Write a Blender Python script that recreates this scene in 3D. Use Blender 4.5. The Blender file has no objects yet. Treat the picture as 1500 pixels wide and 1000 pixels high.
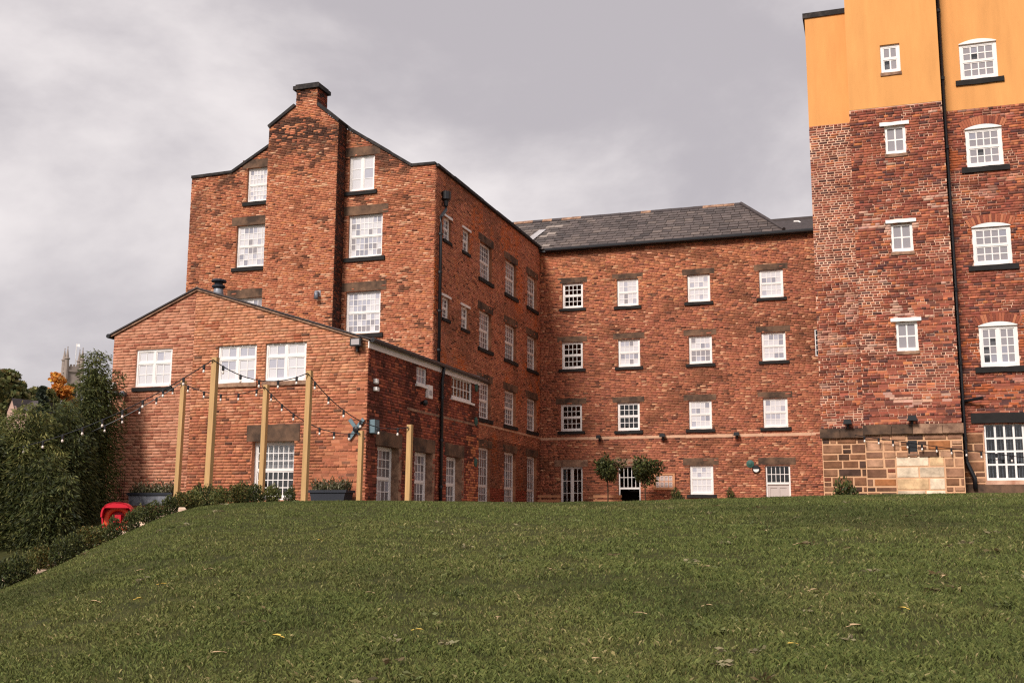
import bpy, math, random
import numpy as np
from mathutils import Vector, Matrix
random.seed(7); RNG = np.random.default_rng(7)
scene = bpy.context.scene
COL = scene.collection
# ------------------------------------------------------------------ camera
F = 1600.0                                   # focal length in photo pixels (1500 wide)
TH, PI_, RO = [math.radians(a) for a in (18.56, 9.32, 0.28)]
fw = np.array([-math.sin(TH)*math.cos(PI_), math.cos(TH)*math.cos(PI_), math.sin(PI_)])
rt = np.array([math.cos(TH), math.sin(TH), 0.0]); up = np.cross(rt, fw)
R = np.array([math.cos(RO)*rt+math.sin(RO)*up, -math.sin(RO)*rt+math.cos(RO)*up, fw])
cam_d = bpy.data.cameras.new('camera'); cam = bpy.data.objects.new('camera', cam_d); COL.objects.link(cam)
cam_d.sensor_width = 36; cam_d.lens = 36*F/1500; cam_d.clip_end = 3000; cam_d.clip_start = 0.05
cam.matrix_world = Matrix([[R[0][i], R[1][i], -R[2][i], 0] for i in range(3)]+[[0, 0, 0, 1]])
scene.camera = cam
# ------------------------------------------------------------------ world, sun, exposure
SUN_AZ, SUN_EL = math.radians(-166), math.radians(38)      # azimuth from +Y, clockwise; sun behind the left shoulder
w = bpy.data.worlds.new('World'); scene.world = w; w.use_nodes = True
nt = w.node_tree; N = nt.nodes; L = nt.links; N.clear()
out = N.new('ShaderNodeOutputWorld'); bg = N.new('ShaderNodeBackground'); bg.inputs['Strength'].default_value = 0.10
sky = N.new('ShaderNodeTexSky'); sky.sky_type = 'NISHITA'; sky.sun_disc = False
sky.sun_elevation = SUN_EL; sky.sun_rotation = SUN_AZ
tc = N.new('ShaderNodeTexCoord'); mp = N.new('ShaderNodeMapping'); mp.inputs['Scale'].default_value = (1.0, 1.0, 1.7)
mp.inputs['Location'].default_value = (3.1, 1.7, 0.4)
n1 = N.new('ShaderNodeTexNoise'); n1.inputs['Scale'].default_value = 2.6; n1.inputs['Detail'].default_value = 7
n1.inputs['Roughness'].default_value = 0.54; n1.inputs['Distortion'].default_value = 0.15
cr = N.new('ShaderNodeValToRGB'); cr.color_ramp.interpolation = 'EASE'
cr.color_ramp.elements[0].position = 0.38; cr.color_ramp.elements[0].color = (0.385, 0.357, 0.375, 1)
cr.color_ramp.elements[1].position = 0.64; cr.color_ramp.elements[1].color = (0.66, 0.615, 0.61, 1)
mul = N.new('ShaderNodeVectorMath'); mul.operation = 'SCALE'; mul.inputs['Scale'].default_value = 9.3
mx = N.new('ShaderNodeMix'); mx.data_type = 'RGBA'; mx.inputs['Factor'].default_value = 0.96
L.new(tc.outputs['Generated'], mp.inputs['Vector']); L.new(mp.outputs[0], n1.inputs['Vector'])
L.new(n1.outputs['Fac'], cr.inputs['Fac']); L.new(cr.outputs['Color'], mul.inputs[0])
L.new(sky.outputs[0], mx.inputs['A']); L.new(mul.outputs[0], mx.inputs['B'])
L.new(mx.outputs['Result'], bg.inputs['Color']); L.new(bg.outputs[0], out.inputs['Surface'])
sd = bpy.data.lights.new('sun', 'SUN'); sd.energy = 2.7; sd.angle = math.radians(14); sd.color = (1.0, 0.945, 0.875)
sun = bpy.data.objects.new('sun', sd); COL.objects.link(sun)
sv = Vector((math.sin(SUN_AZ)*math.cos(SUN_EL), math.cos(SUN_AZ)*math.cos(SUN_EL), math.sin(SUN_EL)))
sun.rotation_euler = (-sv).to_track_quat('-Z', 'Y').to_euler()
vs = scene.view_settings; vs.view_transform = 'Standard'; vs.look = 'None'; vs.gamma = 1; vs.exposure = 0.58
vs.use_curve_mapping = False
scene.cycles.use_denoising = False; scene.cycles.filter_width = 1.25; scene.cycles.adaptive_threshold = 0.008; scene.cycles.sample_clamp_indirect = 4.0

# ------------------------------------------------------------------ pixel rays and terrain
def ray(u, v): return np.array([(u-750)/F, -(v-500)/F, 1.0]) @ R
def onY(u, v, Y): d = ray(u, v); return d*Y/d[1]
def onX(u, v, X): d = ray(u, v); return d*X/d[0]
def atD(u, v, z): return ray(u, v)*z          # z = distance along the lens axis
def S(r, g, b):
    f = lambda c: (c/255/12.92 if c/255 <= .04045 else ((c/255+.055)/1.055)**2.4)
    return (f(r), f(g), f(b))
SIL = [(-300, 985, 9), (0, 866, 12), (60, 841, 13), (120, 812, 14), (180, 784, 15.5), (240, 757, 17), (290, 743, 18), (330, 738.5, 18.5),
       (420, 734.5, 18.5), (560, 734, 18), (700, 736, 18), (800, 737, 18), (900, 736, 18), (1000, 733, 18.5),
       (1200, 728.5, 19), (1350, 725.5, 19.5), (1500, 724, 20), (1900, 722, 21)]
_al, _e, _dc = [], [], []
for u_, v_, d_ in SIL:
    q = ray(u_, v_); _al.append(math.atan2(q[0], q[1])); _e.append(q[2]/math.hypot(q[0], q[1])); _dc.append(d_)
def sstep(x, a, b):
    t = np.clip((np.asarray(x, float)-a)/(b-a), 0, 1); return t*t*(3-2*t)
def terrain(X, Y):
    X = np.asarray(X, float); Y = np.asarray(Y, float)
    al = np.arctan2(X, Y); d = np.hypot(X, Y)*sstep(np.abs(al), math.radians(95), math.radians(62))
    e = np.interp(al, _al, _e); dc = np.interp(al, _al, _dc); t = d/dc
    m = -1.62*(1-t)**2 + e*d
    m = np.where(t > 1.0, m, m)
    B = -0.8+0.8*sstep(Y, 18.5, 22.8)
    B = np.where(Y < 5, -3.0, B)
    k = 0.10
    hi = np.maximum(m, B) + np.where(t > 1, k*np.log1p(np.exp(-np.abs(m-B)/k))*0.6, 0)
    return np.where(t > 1.0, np.minimum(hi, np.maximum(e*d, B+0.02)), m)
def T(x, y): return float(terrain(x, y))
def vnoise(x, y, seed=0):
    x = np.asarray(x, float); y = np.asarray(y, float)
    xi = np.floor(x).astype(np.int64); yi = np.floor(y).astype(np.int64); fx = x-xi; fy = y-yi
    fx = fx*fx*(3-2*fx); fy = fy*fy*(3-2*fy)
    def h(a, b):
        n = (a*374761393+b*668265263+seed*1442695041) & 0xffffffff
        n = ((n ^ (n >> 13))*1274126177) & 0xffffffff
        return ((n ^ (n >> 16)) & 0xffff)/65535.0
    return (h(xi, yi)*(1-fx)+h(xi+1, yi)*fx)*(1-fy)+(h(xi, yi+1)*(1-fx)+h(xi+1, yi+1)*fx)*fy
def fbm(x, y, seed=0): return .55*vnoise(x, y, seed)+.3*vnoise(x*2.1, y*2.1, seed+1)+.15*vnoise(x*4.3, y*4.3, seed+2)

# ------------------------------------------------------------------ materials
def mat(name, col, rough=.85, spec=.25, metal=0, noise=None, bump=0, scale=8.0, attr=None, objcol=False, c2=None, pos=.5, transl=0, stretch=None):
    m = bpy.data.materials.new(name); m.use_nodes = True; n = m.node_tree.nodes; l = m.node_tree.links
    b = n['Principled BSDF']; b.inputs['Roughness'].default_value = rough; b.inputs['Specular IOR Level'].default_value = spec
    b.inputs['Metallic'].default_value = metal; b.inputs['Base Color'].default_value = (*col, 1)
    g = n.new('ShaderNodeNewGeometry'); src = None
    if attr: a = n.new('ShaderNodeAttribute'); a.attribute_name = attr; src = a.outputs['Color']
    if objcol: a = n.new('ShaderNodeObjectInfo'); src = a.outputs['Color']
    if noise or bump:
        t = n.new('ShaderNodeTexNoise'); t.inputs['Scale'].default_value = scale; t.inputs['Detail'].default_value = 6
        t.inputs['Roughness'].default_value = .65; vm = n.new('ShaderNodeVectorMath'); vm.operation = 'MULTIPLY'; vm.inputs[1].default_value = stretch or (1, 1, 1); l.new(g.outputs['Position'], vm.inputs[0]); l.new(vm.outputs[0], t.inputs['Vector'])
    if noise:
        if c2 is not None:
            r = n.new('ShaderNodeValToRGB'); r.color_ramp.elements[0].position = pos-.14; r.color_ramp.elements[1].position = pos+.14
            r.color_ramp.elements[0].color = (*col, 1); r.color_ramp.elements[1].color = (*c2, 1)
            l.new(t.outputs['Fac'], r.inputs['Fac']); l.new(r.outputs['Color'], b.inputs['Base Color'])
        else:
            mr = n.new('ShaderNodeMapRange'); mr.inputs['From Min'].default_value = .25; mr.inputs['From Max'].default_value = .75
            mr.inputs['To Min'].default_value = 1-noise; mr.inputs['To Max'].default_value = 1+noise; l.new(t.outputs['Fac'], mr.inputs['Value'])
            v = n.new('ShaderNodeVectorMath'); v.operation = 'SCALE'; l.new(mr.outputs[0], v.inputs['Scale'])
            if src is not None: l.new(src, v.inputs[0])
            else: v.inputs[0].default_value = col
            l.new(v.outputs[0], b.inputs['Base Color'])
    elif src is not None: l.new(src, b.inputs['Base Color'])
    if bump:
        bp = n.new('ShaderNodeBump'); bp.inputs['Strength'].default_value = bump; bp.inputs['Distance'].default_value = .02
        l.new(t.outputs['Fac'], bp.inputs['Height']); l.new(bp.outputs[0], b.inputs['Normal'])
    if transl:
        o = n['Material Output']; tr = n.new('ShaderNodeBsdfTranslucent'); ms = n.new('ShaderNodeMixShader'); ms.inputs[0].default_value = transl
        if src is not None: l.new(src, tr.inputs['Color'])
        else: tr.inputs['Color'].default_value = (*col, 1)
        l.new(b.outputs[0], ms.inputs[1]); l.new(tr.outputs[0], ms.inputs[2]); l.new(ms.outputs[0], o.inputs['Surface'])
    return m
M = {}
M['brick'] = mat('brick_clay', (.3, .1, .06), .9, .15, noise=.14, bump=.3, scale=24, attr='Col')
M['brick1'] = mat('brick_clay_single', (.3, .1, .06), .9, .15, noise=.14, bump=.3, scale=24, objcol=True)
M['mortar_old'] = mat('mortar_brown', S(184, 130, 98), .95, .1, noise=.4, scale=2.5, c2=S(136, 88, 66))
M['mortar_ext'] = mat('mortar_salmon', S(198, 138, 106), .95, .1, noise=.3, scale=2, c2=S(166, 106, 80), pos=.55)
M['mortar_new'] = mat('mortar_pink', S(200, 142, 114), .95, .1, noise=.1, scale=3)
M['mortar_dark'] = mat('mortar_dark', S(118, 72, 54), .95, .1, noise=.3, scale=2, c2=S(78, 46, 38))
M['mortar_lime'] = mat('mortar_lime', S(232, 192, 166), .95, .1, noise=.3, scale=1.6, c2=S(172, 118, 94), pos=.52)
M['mortar_stone'] = mat('mortar_sand', S(212, 166, 130), .95, .1, noise=.1, scale=3)
M['render'] = mat('ochre_render', S(221, 157, 95), .9, .15, noise=.13, bump=.15, scale=1.1, stretch=(2.2, 2.2, .35))
M['stone'] = mat('sooty_stone', S(70, 56, 48), .9, .2, noise=.3, bump=.4, scale=1.7, c2=S(128, 98, 78), pos=.54)
M['sill'] = mat('sill_stone', S(40, 37, 36), .85, .25, noise=.3, bump=.2, scale=5)
M['tan_stone'] = mat('tan_stone', S(170, 134, 110), .9, .2, noise=.3, bump=.3, scale=5, c2=S(112, 84, 70))
M['ashlar'] = mat('wall_stone', (.3, .2, .1), .92, .15, noise=.45, bump=.8, scale=4.5, objcol=True)
M['coping'] = mat('coping_stone', S(44, 40, 40), .85, .25, noise=.4, bump=.3, scale=4, c2=S(82, 74, 70), pos=.62)
M['white'] = mat('white_paint', S(238, 231, 227), .45, .4, noise=.06, scale=3)
M['grey_paint'] = mat('pale_grey_paint', S(192, 178, 172), .5, .35, noise=.05, scale=3)
M['blackmetal'] = mat('black_iron', S(26, 26, 30), .4, .5)
M['slate'] = mat('roof_slate', (.1, .09, .09), .6, .35, noise=.25, bump=.3, scale=6, attr='Col')
M['slate1'] = mat('roof_slate_single', (.1, .09, .09), .6, .35, noise=.25, bump=.3, scale=6, objcol=True)
M['slateplain'] = mat('roof_plain', S(70, 62, 62), .7, .3, noise=.3, bump=.3, scale=5)
M['lead'] = mat('lead_sheet', S(168, 162, 162), .5, .4, noise=.25, scale=3)
M['timber'] = mat('new_timber', S(192, 154, 106), .75, .2, noise=.22, scale=9, stretch=(3, 3, .22))
M['board'] = mat('notice_timber', S(196, 140, 104), .75, .2, noise=.15, scale=8)
M['paper'] = mat('paper', S(208, 190, 184), .9, .1)
M['ink'] = mat('ink', S(120, 100, 100), .9, .1)
M['blind'] = mat('blind_cloth', S(214, 206, 206), .9, .1)
M['net'] = mat('net_curtain', S(176, 166, 166), .9, .1)
M['room'] = mat('room_shade', S(46, 40, 38), .95, .1)  # near-black colour carries the dimness of an interior
M['pale_pane'] = mat('painted_reflection_pane', S(212, 208, 211), .12, .6)  # opaque pale tone paints bright sky reflection and blinds onto the glass
M['grey_pane'] = mat('painted_reflection_grey_pane', S(180, 178, 188), .1, .6)  # greyer tone of the same painted sky reflection
M['mid_pane'] = mat('curtain_reflection_pane', S(150, 144, 148), .15, .5)  # flat grey: net curtains on the tower, painted reflection elsewhere
M['dim_pane'] = mat('painted_shade_pane', S(112, 106, 108), .12, .5)  # darker copy for side wall windows, their shade put into the colour
M['band'] = mat('pale_band_stone', S(206, 164, 136), .9, .2, noise=.2, scale=3)
M['soft_pane'] = mat('curtain_reflection_pale_pane', S(152, 150, 160), .1, .6)  # cool grey tone, curtain and painted reflection in one
M['bluegrey'] = mat('bluegrey_metal', S(104, 124, 132), .5, .4, noise=.15, scale=20)
M['green_disc'] = mat('green_metal', S(58, 92, 84), .6, .3)
M['zinc'] = mat('galvanised', S(150, 152, 160), .45, .5, metal=.3, noise=.3, scale=5, c2=S(92, 94, 104))
M['darkzinc'] = mat('dark_trough', S(44, 46, 54), .6, .3)
M['red'] = mat('red_plastic', S(212, 32, 52), .4, .4)
M['orange'] = mat('orange_ring', S(232, 82, 52), .5, .4)
M['bulb'] = mat('bulb_glass', S(236, 220, 210), .15, .6)
M['soil'] = mat('soil', S(72, 54, 42), .95, .1, noise=.3, bump=.5, scale=5, c2=S(150, 120, 96), pos=.62)
M['paving'] = mat('paving', S(150, 130, 112), .9, .15, noise=.25, scale=4)
M['grass_soil'] = mat('lawn_base', S(50, 52, 30), .95, .08, noise=.35, bump=.5, scale=9, c2=S(76, 74, 42))
M['far_grass'] = mat('far_ground', S(74, 78, 46), .95, .08, noise=.3, scale=.2)
M['blade'] = mat('grass_blade', (.06, .08, .03), .7, .2, attr='Col', transl=.25)
M['leaf'] = mat('leaf', (.05, .07, .03), .6, .25, attr='Col', transl=.25)
M['bark'] = mat('bark', S(74, 60, 48), .95, .1, noise=.3, bump=.4, scale=14)
M['cane'] = mat('bamboo_cane', S(104, 104, 56), .6, .3, noise=.2, scale=10)
M['church'] = mat('church_stone', S(150, 136, 128), .95, .1, noise=.2, scale=.8)
M['housewall'] = mat('house_wall', S(186, 152, 138), .95, .1, noise=.1, scale=.6)
M['pale_rock'] = mat('pale_rock', S(214, 184, 160), .9, .15, noise=.2, bump=.4, scale=12)
M['flagcloth'] = mat('flag_cloth', S(226, 222, 222), .9, .1)
def glass(name, tint, refl):
    m = bpy.data.materials.new(name); m.use_nodes = True; n = m.node_tree.nodes; l = m.node_tree.links; n.remove(n['Principled BSDF'])
    t = n.new('ShaderNodeBsdfTransparent'); t.inputs[0].default_value = (*tint, 1); g = n.new('ShaderNodeBsdfGlossy'); g.inputs['Roughness'].default_value = .03
    fr = n.new('ShaderNodeFresnel'); fr.inputs['IOR'].default_value = 1.5; a = n.new('ShaderNodeMath'); a.operation = 'MULTIPLY_ADD'
    a.inputs[1].default_value = 1.5; a.inputs[2].default_value = refl; a.use_clamp = True
    ms = n.new('ShaderNodeMixShader'); l.new(fr.outputs[0], a.inputs[0]); l.new(a.outputs[0], ms.inputs[0])
    l.new(t.outputs[0], ms.inputs[1]); l.new(g.outputs[0], ms.inputs[2]); l.new(ms.outputs[0], n['Material Output'].inputs['Surface']); return m
M['glass'] = glass('window_glass', (.85, .87, .88), .0)
def brickplain():
    m = bpy.data.materials.new('brick_flank'); m.use_nodes = True; n = m.node_tree.nodes; l = m.node_tree.links; b = n['Principled BSDF']; b.inputs['Roughness'].default_value = .9
    g = n.new('ShaderNodeNewGeometry'); sx = n.new('ShaderNodeSeparateXYZ'); l.new(g.outputs['Position'], sx.inputs[0])
    ad = n.new('ShaderNodeMath'); ad.operation = 'ADD'; l.new(sx.outputs[0], ad.inputs[0]); l.new(sx.outputs[1], ad.inputs[1])
    cb = n.new('ShaderNodeCombineXYZ'); l.new(ad.outputs[0], cb.inputs[0]); l.new(sx.outputs[2], cb.inputs[1])
    t = n.new('ShaderNodeTexBrick'); t.inputs['Scale'].default_value = 1; t.inputs['Brick Width'].default_value = .235; t.inputs['Row Height'].default_value = .075
    t.inputs['Mortar Size'].default_value = .008; t.inputs['Color1'].default_value = (*S(140, 78, 56), 1); t.inputs['Color2'].default_value = (*S(104, 54, 42), 1)
    t.inputs['Mortar'].default_value = (*S(150, 110, 86), 1); l.new(cb.outputs[0], t.inputs['Vector']); l.new(t.outputs[0], b.inputs['Base Color']); return m
M['flank'] = brickplain()

# ------------------------------------------------------------------ object helpers
WL = {}
def tag(o, label=None, cat=None, group=None, kind=None):
    if label: o['label'] = label
    if cat: o['category'] = cat
    if group: o['group'] = group
    if kind: o['kind'] = kind
    return o
def empty(name, loc, label, cat, group=None):
    o = bpy.data.objects.new(name, None); COL.objects.link(o); o.location = loc; o.empty_display_size = .3
    WL[o.name] = np.array(loc, float); return tag(o, label, cat, group)
def link(name, me, loc, parent=None):
    o = bpy.data.objects.new(name, me); COL.objects.link(o)
    loc = np.array(loc, float); WL[o.name] = loc
    if parent is not None: o.parent = parent; o.location = loc-WL[parent.name]
    else: o.location = loc
    return o
class MB:
    def __init__(s, tf=None): s.v = []; s.f = []; s.tf = tf or (lambda a, d, z: (a, d, z))
    def pt(s, a, d, z): s.v.append(s.tf(a, d, z)); return len(s.v)-1
    def quad(s, *p): s.f.append([s.pt(*q) for q in p])
    def box(s, a0, a1, d0, d1, z0, z1):
        i = [s.pt(a, d, z) for z in (z0, z1) for d in (d0, d1) for a in (a0, a1)]
        for q in ((0, 2, 3, 1), (4, 5, 7, 6), (0, 1, 5, 4), (2, 6, 7, 3), (0, 4, 6, 2), (1, 3, 7, 5)): s.f.append([i[k] for k in q])
    def prism(s, poly, d0, d1):        # polygon in (a, z), extruded in depth
        n = len(poly); A = [s.pt(a, d0, z) for a, z in poly]; B = [s.pt(a, d1, z) for a, z in poly]
        s.f.append(A); s.f.append(B[::-1])
        for k in range(n): s.f.append([A[k], B[k], B[(k+1) % n], A[(k+1) % n]])
    def tube(s, pts, r, n=8, r1=None):
        P = [Vector(p) for p in pts]; rings = []
        for k, p in enumerate(P):
            t = (P[min(k+1, len(P)-1)]-P[max(k-1, 0)]).normalized(); x = t.cross(Vector((.13, .27, 1)))
            if x.length < .05: x = t.cross(Vector((1, 0, 0)))
            x.normalize(); y = t.cross(x); rr = r if r1 is None else r+(r1-r)*k/(len(P)-1)
            rings.append([s.pt(*(p+x*rr*math.cos(6.2832*j/n)+y*rr*math.sin(6.2832*j/n))) for j in range(n)])
        for a, b in zip(rings, rings[1:]):
            for j in range(n): s.f.append([a[j], a[(j+1) % n], b[(j+1) % n], b[j]])
        s.f.append(rings[0][::-1]); s.f.append(rings[-1])
    def lathe(s, prof, c, n=16, axis='z'):     # profile (r, h) about point c
        rings = []
        for r, h in prof:
            ring = []
            for j in range(n):
                x, y = r*math.cos(6.2832*j/n), r*math.sin(6.2832*j/n)
                q = (x, y, h) if axis == 'z' else ((x, -h, y) if axis == 'y' else (h, x, y))
                ring.append(s.pt(c[0]+q[0], c[1]+q[1], c[2]+q[2]))
            rings.append(ring)
        for a, b in zip(rings, rings[1:]):
            for j in range(n): s.f.append([a[j], a[(j+1) % n], b[(j+1) % n], b[j]])
        s.f.append(rings[0][::-1]); s.f.append(rings[-1])
    def build(s, name, m, parent=None, smooth=False, kind=None):
        V = np.array(s.v, float); c = (V.min(0)+V.max(0))/2; c[2] = V[:, 2].min()
        me = bpy.data.meshes.new(name); me.from_pydata((V-c).tolist(), [], s.f); me.update()
        import bmesh
        bm = bmesh.new(); bm.from_mesh(me); bmesh.ops.recalc_face_normals(bm, faces=bm.faces); bm.to_mesh(me); bm.free()
        me.materials.append(m if not isinstance(m, str) else M[m])
        if smooth: me.polygons.foreach_set('use_smooth', [True]*len(me.polygons))
        o = link(name, me, c, parent)
        if kind: o['kind'] = kind
        return o
def np_mesh(name, V, Fq, cols=None, mats=None, parent=None, kind=None, per=None, smooth=False):
    """V (n,3), Fq (m,k) faces; cols per-vertex (n,3)"""
    V = np.asarray(V, float); c = (V.min(0)+V.max(0))/2; c[2] = V[:, 2].min()
    me = bpy.data.meshes.new(name); k = Fq.shape[1]
    me.vertices.add(len(V)); me.vertices.foreach_set('co', (V-c).ravel())
    me.loops.add(Fq.size); me.loops.foreach_set('vertex_index', Fq.ravel().astype(np.int32))
    me.polygons.add(len(Fq)); me.polygons.foreach_set('loop_start', np.arange(len(Fq), dtype=np.int32)*k)
    me.polygons.foreach_set('loop_total', np.full(len(Fq), k, np.int32))
    if smooth: me.polygons.foreach_set('use_smooth', np.ones(len(Fq), bool))
    me.update(calc_edges=True)
    if cols is not None:
        a = me.color_attributes.new('Col', 'FLOAT_COLOR', 'POINT'); a.data.foreach_set('color', np.c_[cols, np.ones(len(V))].ravel())
    me.materials.append(M[mats] if isinstance(mats, str) else mats)
    o = link(name, me, c, parent)
    if kind: o['kind'] = kind
    return o
UB = None
def unit_box(m):
    b = MB(); b.box(-.5, .5, -.5, .5, -.5, .5); me = bpy.data.meshes.new('unit_'+m); me.from_pydata(b.v, [], b.f); me.materials.append(M[m]); me.update(); return me
UM = {k: unit_box(k) for k in ('glass', 'pale_pane', 'grey_pane', 'mid_pane', 'soft_pane', 'dim_pane', 'brick1', 'ashlar')}
class Face:
    """a facade: 'Y' faces the camera side (-Y) at Y=c, 'X' faces +X at X=c; a runs right as seen from outside, d runs inward"""
    def __init__(s, kind, c): s.k = kind; s.c = c
    def tf(s, a, d, z): return (a, s.c+d, z) if s.k == 'Y' else (s.c-d, a, z)
    @property
    def rz(s): return 0 if s.k == 'Y' else math.pi/2
    def px(s, u, v):
        p = onY(u, v, s.c) if s.k == 'Y' else onX(u, v, s.c)
        return (p[0], p[2]) if s.k == 'Y' else (p[1], p[2])
def unit_obj(name, key, face, a0, a1, d0, d1, z0, z1, parent, tilt=0, color=None):
    c = face.tf((a0+a1)/2, (d0+d1)/2, (z0+z1)/2); o = link(name, UM[key], c, parent)
    o.scale = (a1-a0, d1-d0, z1-z0); o.rotation_euler = (random.uniform(-tilt, tilt), 0, face.rz+random.uniform(-tilt, tilt))
    if color is not None: o.color = (*color, 1)
    return o
# ------------------------------------------------------------------ brickwork
def intervals(base, openings, z):
    iv = list(base(z))
    for (a0, a1, z0, z1) in openings:
        if z0 < z < z1:
            nv = []
            for (p, q) in iv:
                if a1 <= p or a0 >= q: nv.append((p, q)); continue
                if p < a0: nv.append((p, a0))
                if q > a1: nv.append((a1, q))
            iv = nv
    return [i for i in iv if i[1]-i[0] > .02]
def sheet(face, base, zr, openings, m, parent, name='wall', d=0.0, step=.07, reveal=.24):
    b = MB(face.tf); zs = sorted(set([zr[0], zr[1]]+[z for o in openings for z in o[2:] if zr[0] < z < zr[1]]+list(np.arange(zr[0], zr[1], step))))
    for z0, z1 in zip(zs, zs[1:]):
        if z1-z0 < 1e-5: continue
        for p, q in intervals(base, openings, (z0+z1)/2): b.quad((p, d, z0), (q, d, z0), (q, d, z1), (p, d, z1))
    for a0, a1, z0, z1 in openings:
        r = reveal
        if z1 <= zr[0] or z0 >= zr[1]: continue
        b.quad((a0, d, z0), (a0, r, z0), (a0, r, z1), (a0, d, z1)); b.quad((a1, d, z0), (a1, d, z1), (a1, r, z1), (a1, r, z0))
        b.quad((a0, d, z1), (a0, r, z1), (a1, r, z1), (a1, d, z1)); b.quad((a0, d, z0), (a1, d, z0), (a1, r, z0), (a0, r, z0))
    V = np.array(b.v); return np_mesh(name, V, np.array(b.f), None, m, parent)
def lay(face, base, zr, openings, course, blen, joint, seed, hdr=4, irr=1.0):
    """rows of bricks: array of a0,a1,z0,z1"""
    rg = random.Random(seed); out_ = []; z = zr[0]; row = 0
    while z+course*.6 < zr[1]:
        hrow = hdr and row % hdr == 0
        for p, q in intervals(base, openings, z+course/2):
            a = p-rg.random()*blen*.9
            while a < q:
                l = (blen*.48 if (hrow or rg.random() < .07*irr) else blen)*(1+rg.uniform(-.05, .05)*irr)
                a0, a1 = max(a, p), min(a+l-joint, q)
                if a1-a0 > .03: out_.append((a0, a1, z+joint/2, z+course-joint/2))
                a += l
        z += course; row += 1
    return np.array(out_)
def brick_mesh(face, br, cols, parent, proud=.009, seed=0, keep=None, name='brick_courses', single=0, sparent=None):
    rg = np.random.default_rng(seed); n = len(br)
    pr = proud+rg.normal(0, .0035, n); pr = np.clip(pr, .002, .03)
    idx = np.arange(n)
    if single:
        P = np.array([face.tf((b[0]+b[1])/2, 0, (b[2]+b[3])/2) for b in br]); cx = P@R.T
        vis = (np.abs(cx[:, 0]/cx[:, 2]*F) < 750) & (np.abs(cx[:, 1]/cx[:, 2]*F) < 500) & ((br[:, 1]-br[:, 0]) > .19)
        if keep is not None: vis &= keep
        dist = np.where(vis, cx[:, 2], 1e9); top = np.argsort(dist)[:single]
        for k in top:
            a0, a1, z0, z1 = br[k]
            unit_obj('brick', 'brick1', face, a0, a1, -pr[k], .004, z0, z1, sparent or parent, .004, cols[k])
        mask = np.ones(n, bool); mask[top] = False; idx = idx[mask]
    b = br[idx]; p = pr[idx]; n = len(b); j = lambda s: rg.normal(0, s, n)
    A = np.empty((n, 8, 3))
    for q, (ia, iz) in enumerate(((0, 2), (1, 2), (1, 3), (0, 3))):
        da, dz, dd = j(.0022), j(.0016), j(.0012)
        A[:, q] = np.c_[b[:, ia]+da, -p+dd, b[:, iz]+dz]; A[:, q+4] = np.c_[b[:, ia]+da, np.full(n, .004), b[:, iz]+dz]
    A = A.reshape(-1, 3)
    V = np.c_[A[:, 0], face.c+A[:, 1], A[:, 2]] if face.k == 'Y' else np.c_[face.c-A[:, 1], A[:, 0], A[:, 2]]
    q = np.array([[0, 1, 2, 3], [0, 4, 5, 1], [1, 5, 6, 2], [2, 6, 7, 3], [3, 7, 4, 0]])
    Fq = (np.arange(n)[:, None, None]*8+q[None]).reshape(-1, 4)
    return np_mesh(name, V, Fq, np.repeat(cols[idx], 8, 0), 'brick', parent, kind='stuff')
def pal(*cs): return np.array([S(*c) for c in cs])
def pick(palette, weights, n, rg, shrink=1.0, grey=0.0):
    c = palette[rg.choice(len(palette), n, p=np.array(weights)/sum(weights))]; m = np.average(palette, axis=0, weights=weights); c = m+(c-m)*shrink
    return c*(1-grey)+c.mean(1, keepdims=True)*grey
def jit(c, rg, s=.12): return np.clip(c*(1+rg.normal(0, s, (len(c), 1)))*(1+rg.normal(0, s*.25, c.shape)), .004, .8)
def mixc(c, to, f): return c*(1-f[:, None])+np.array(to)*f[:, None]

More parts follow.
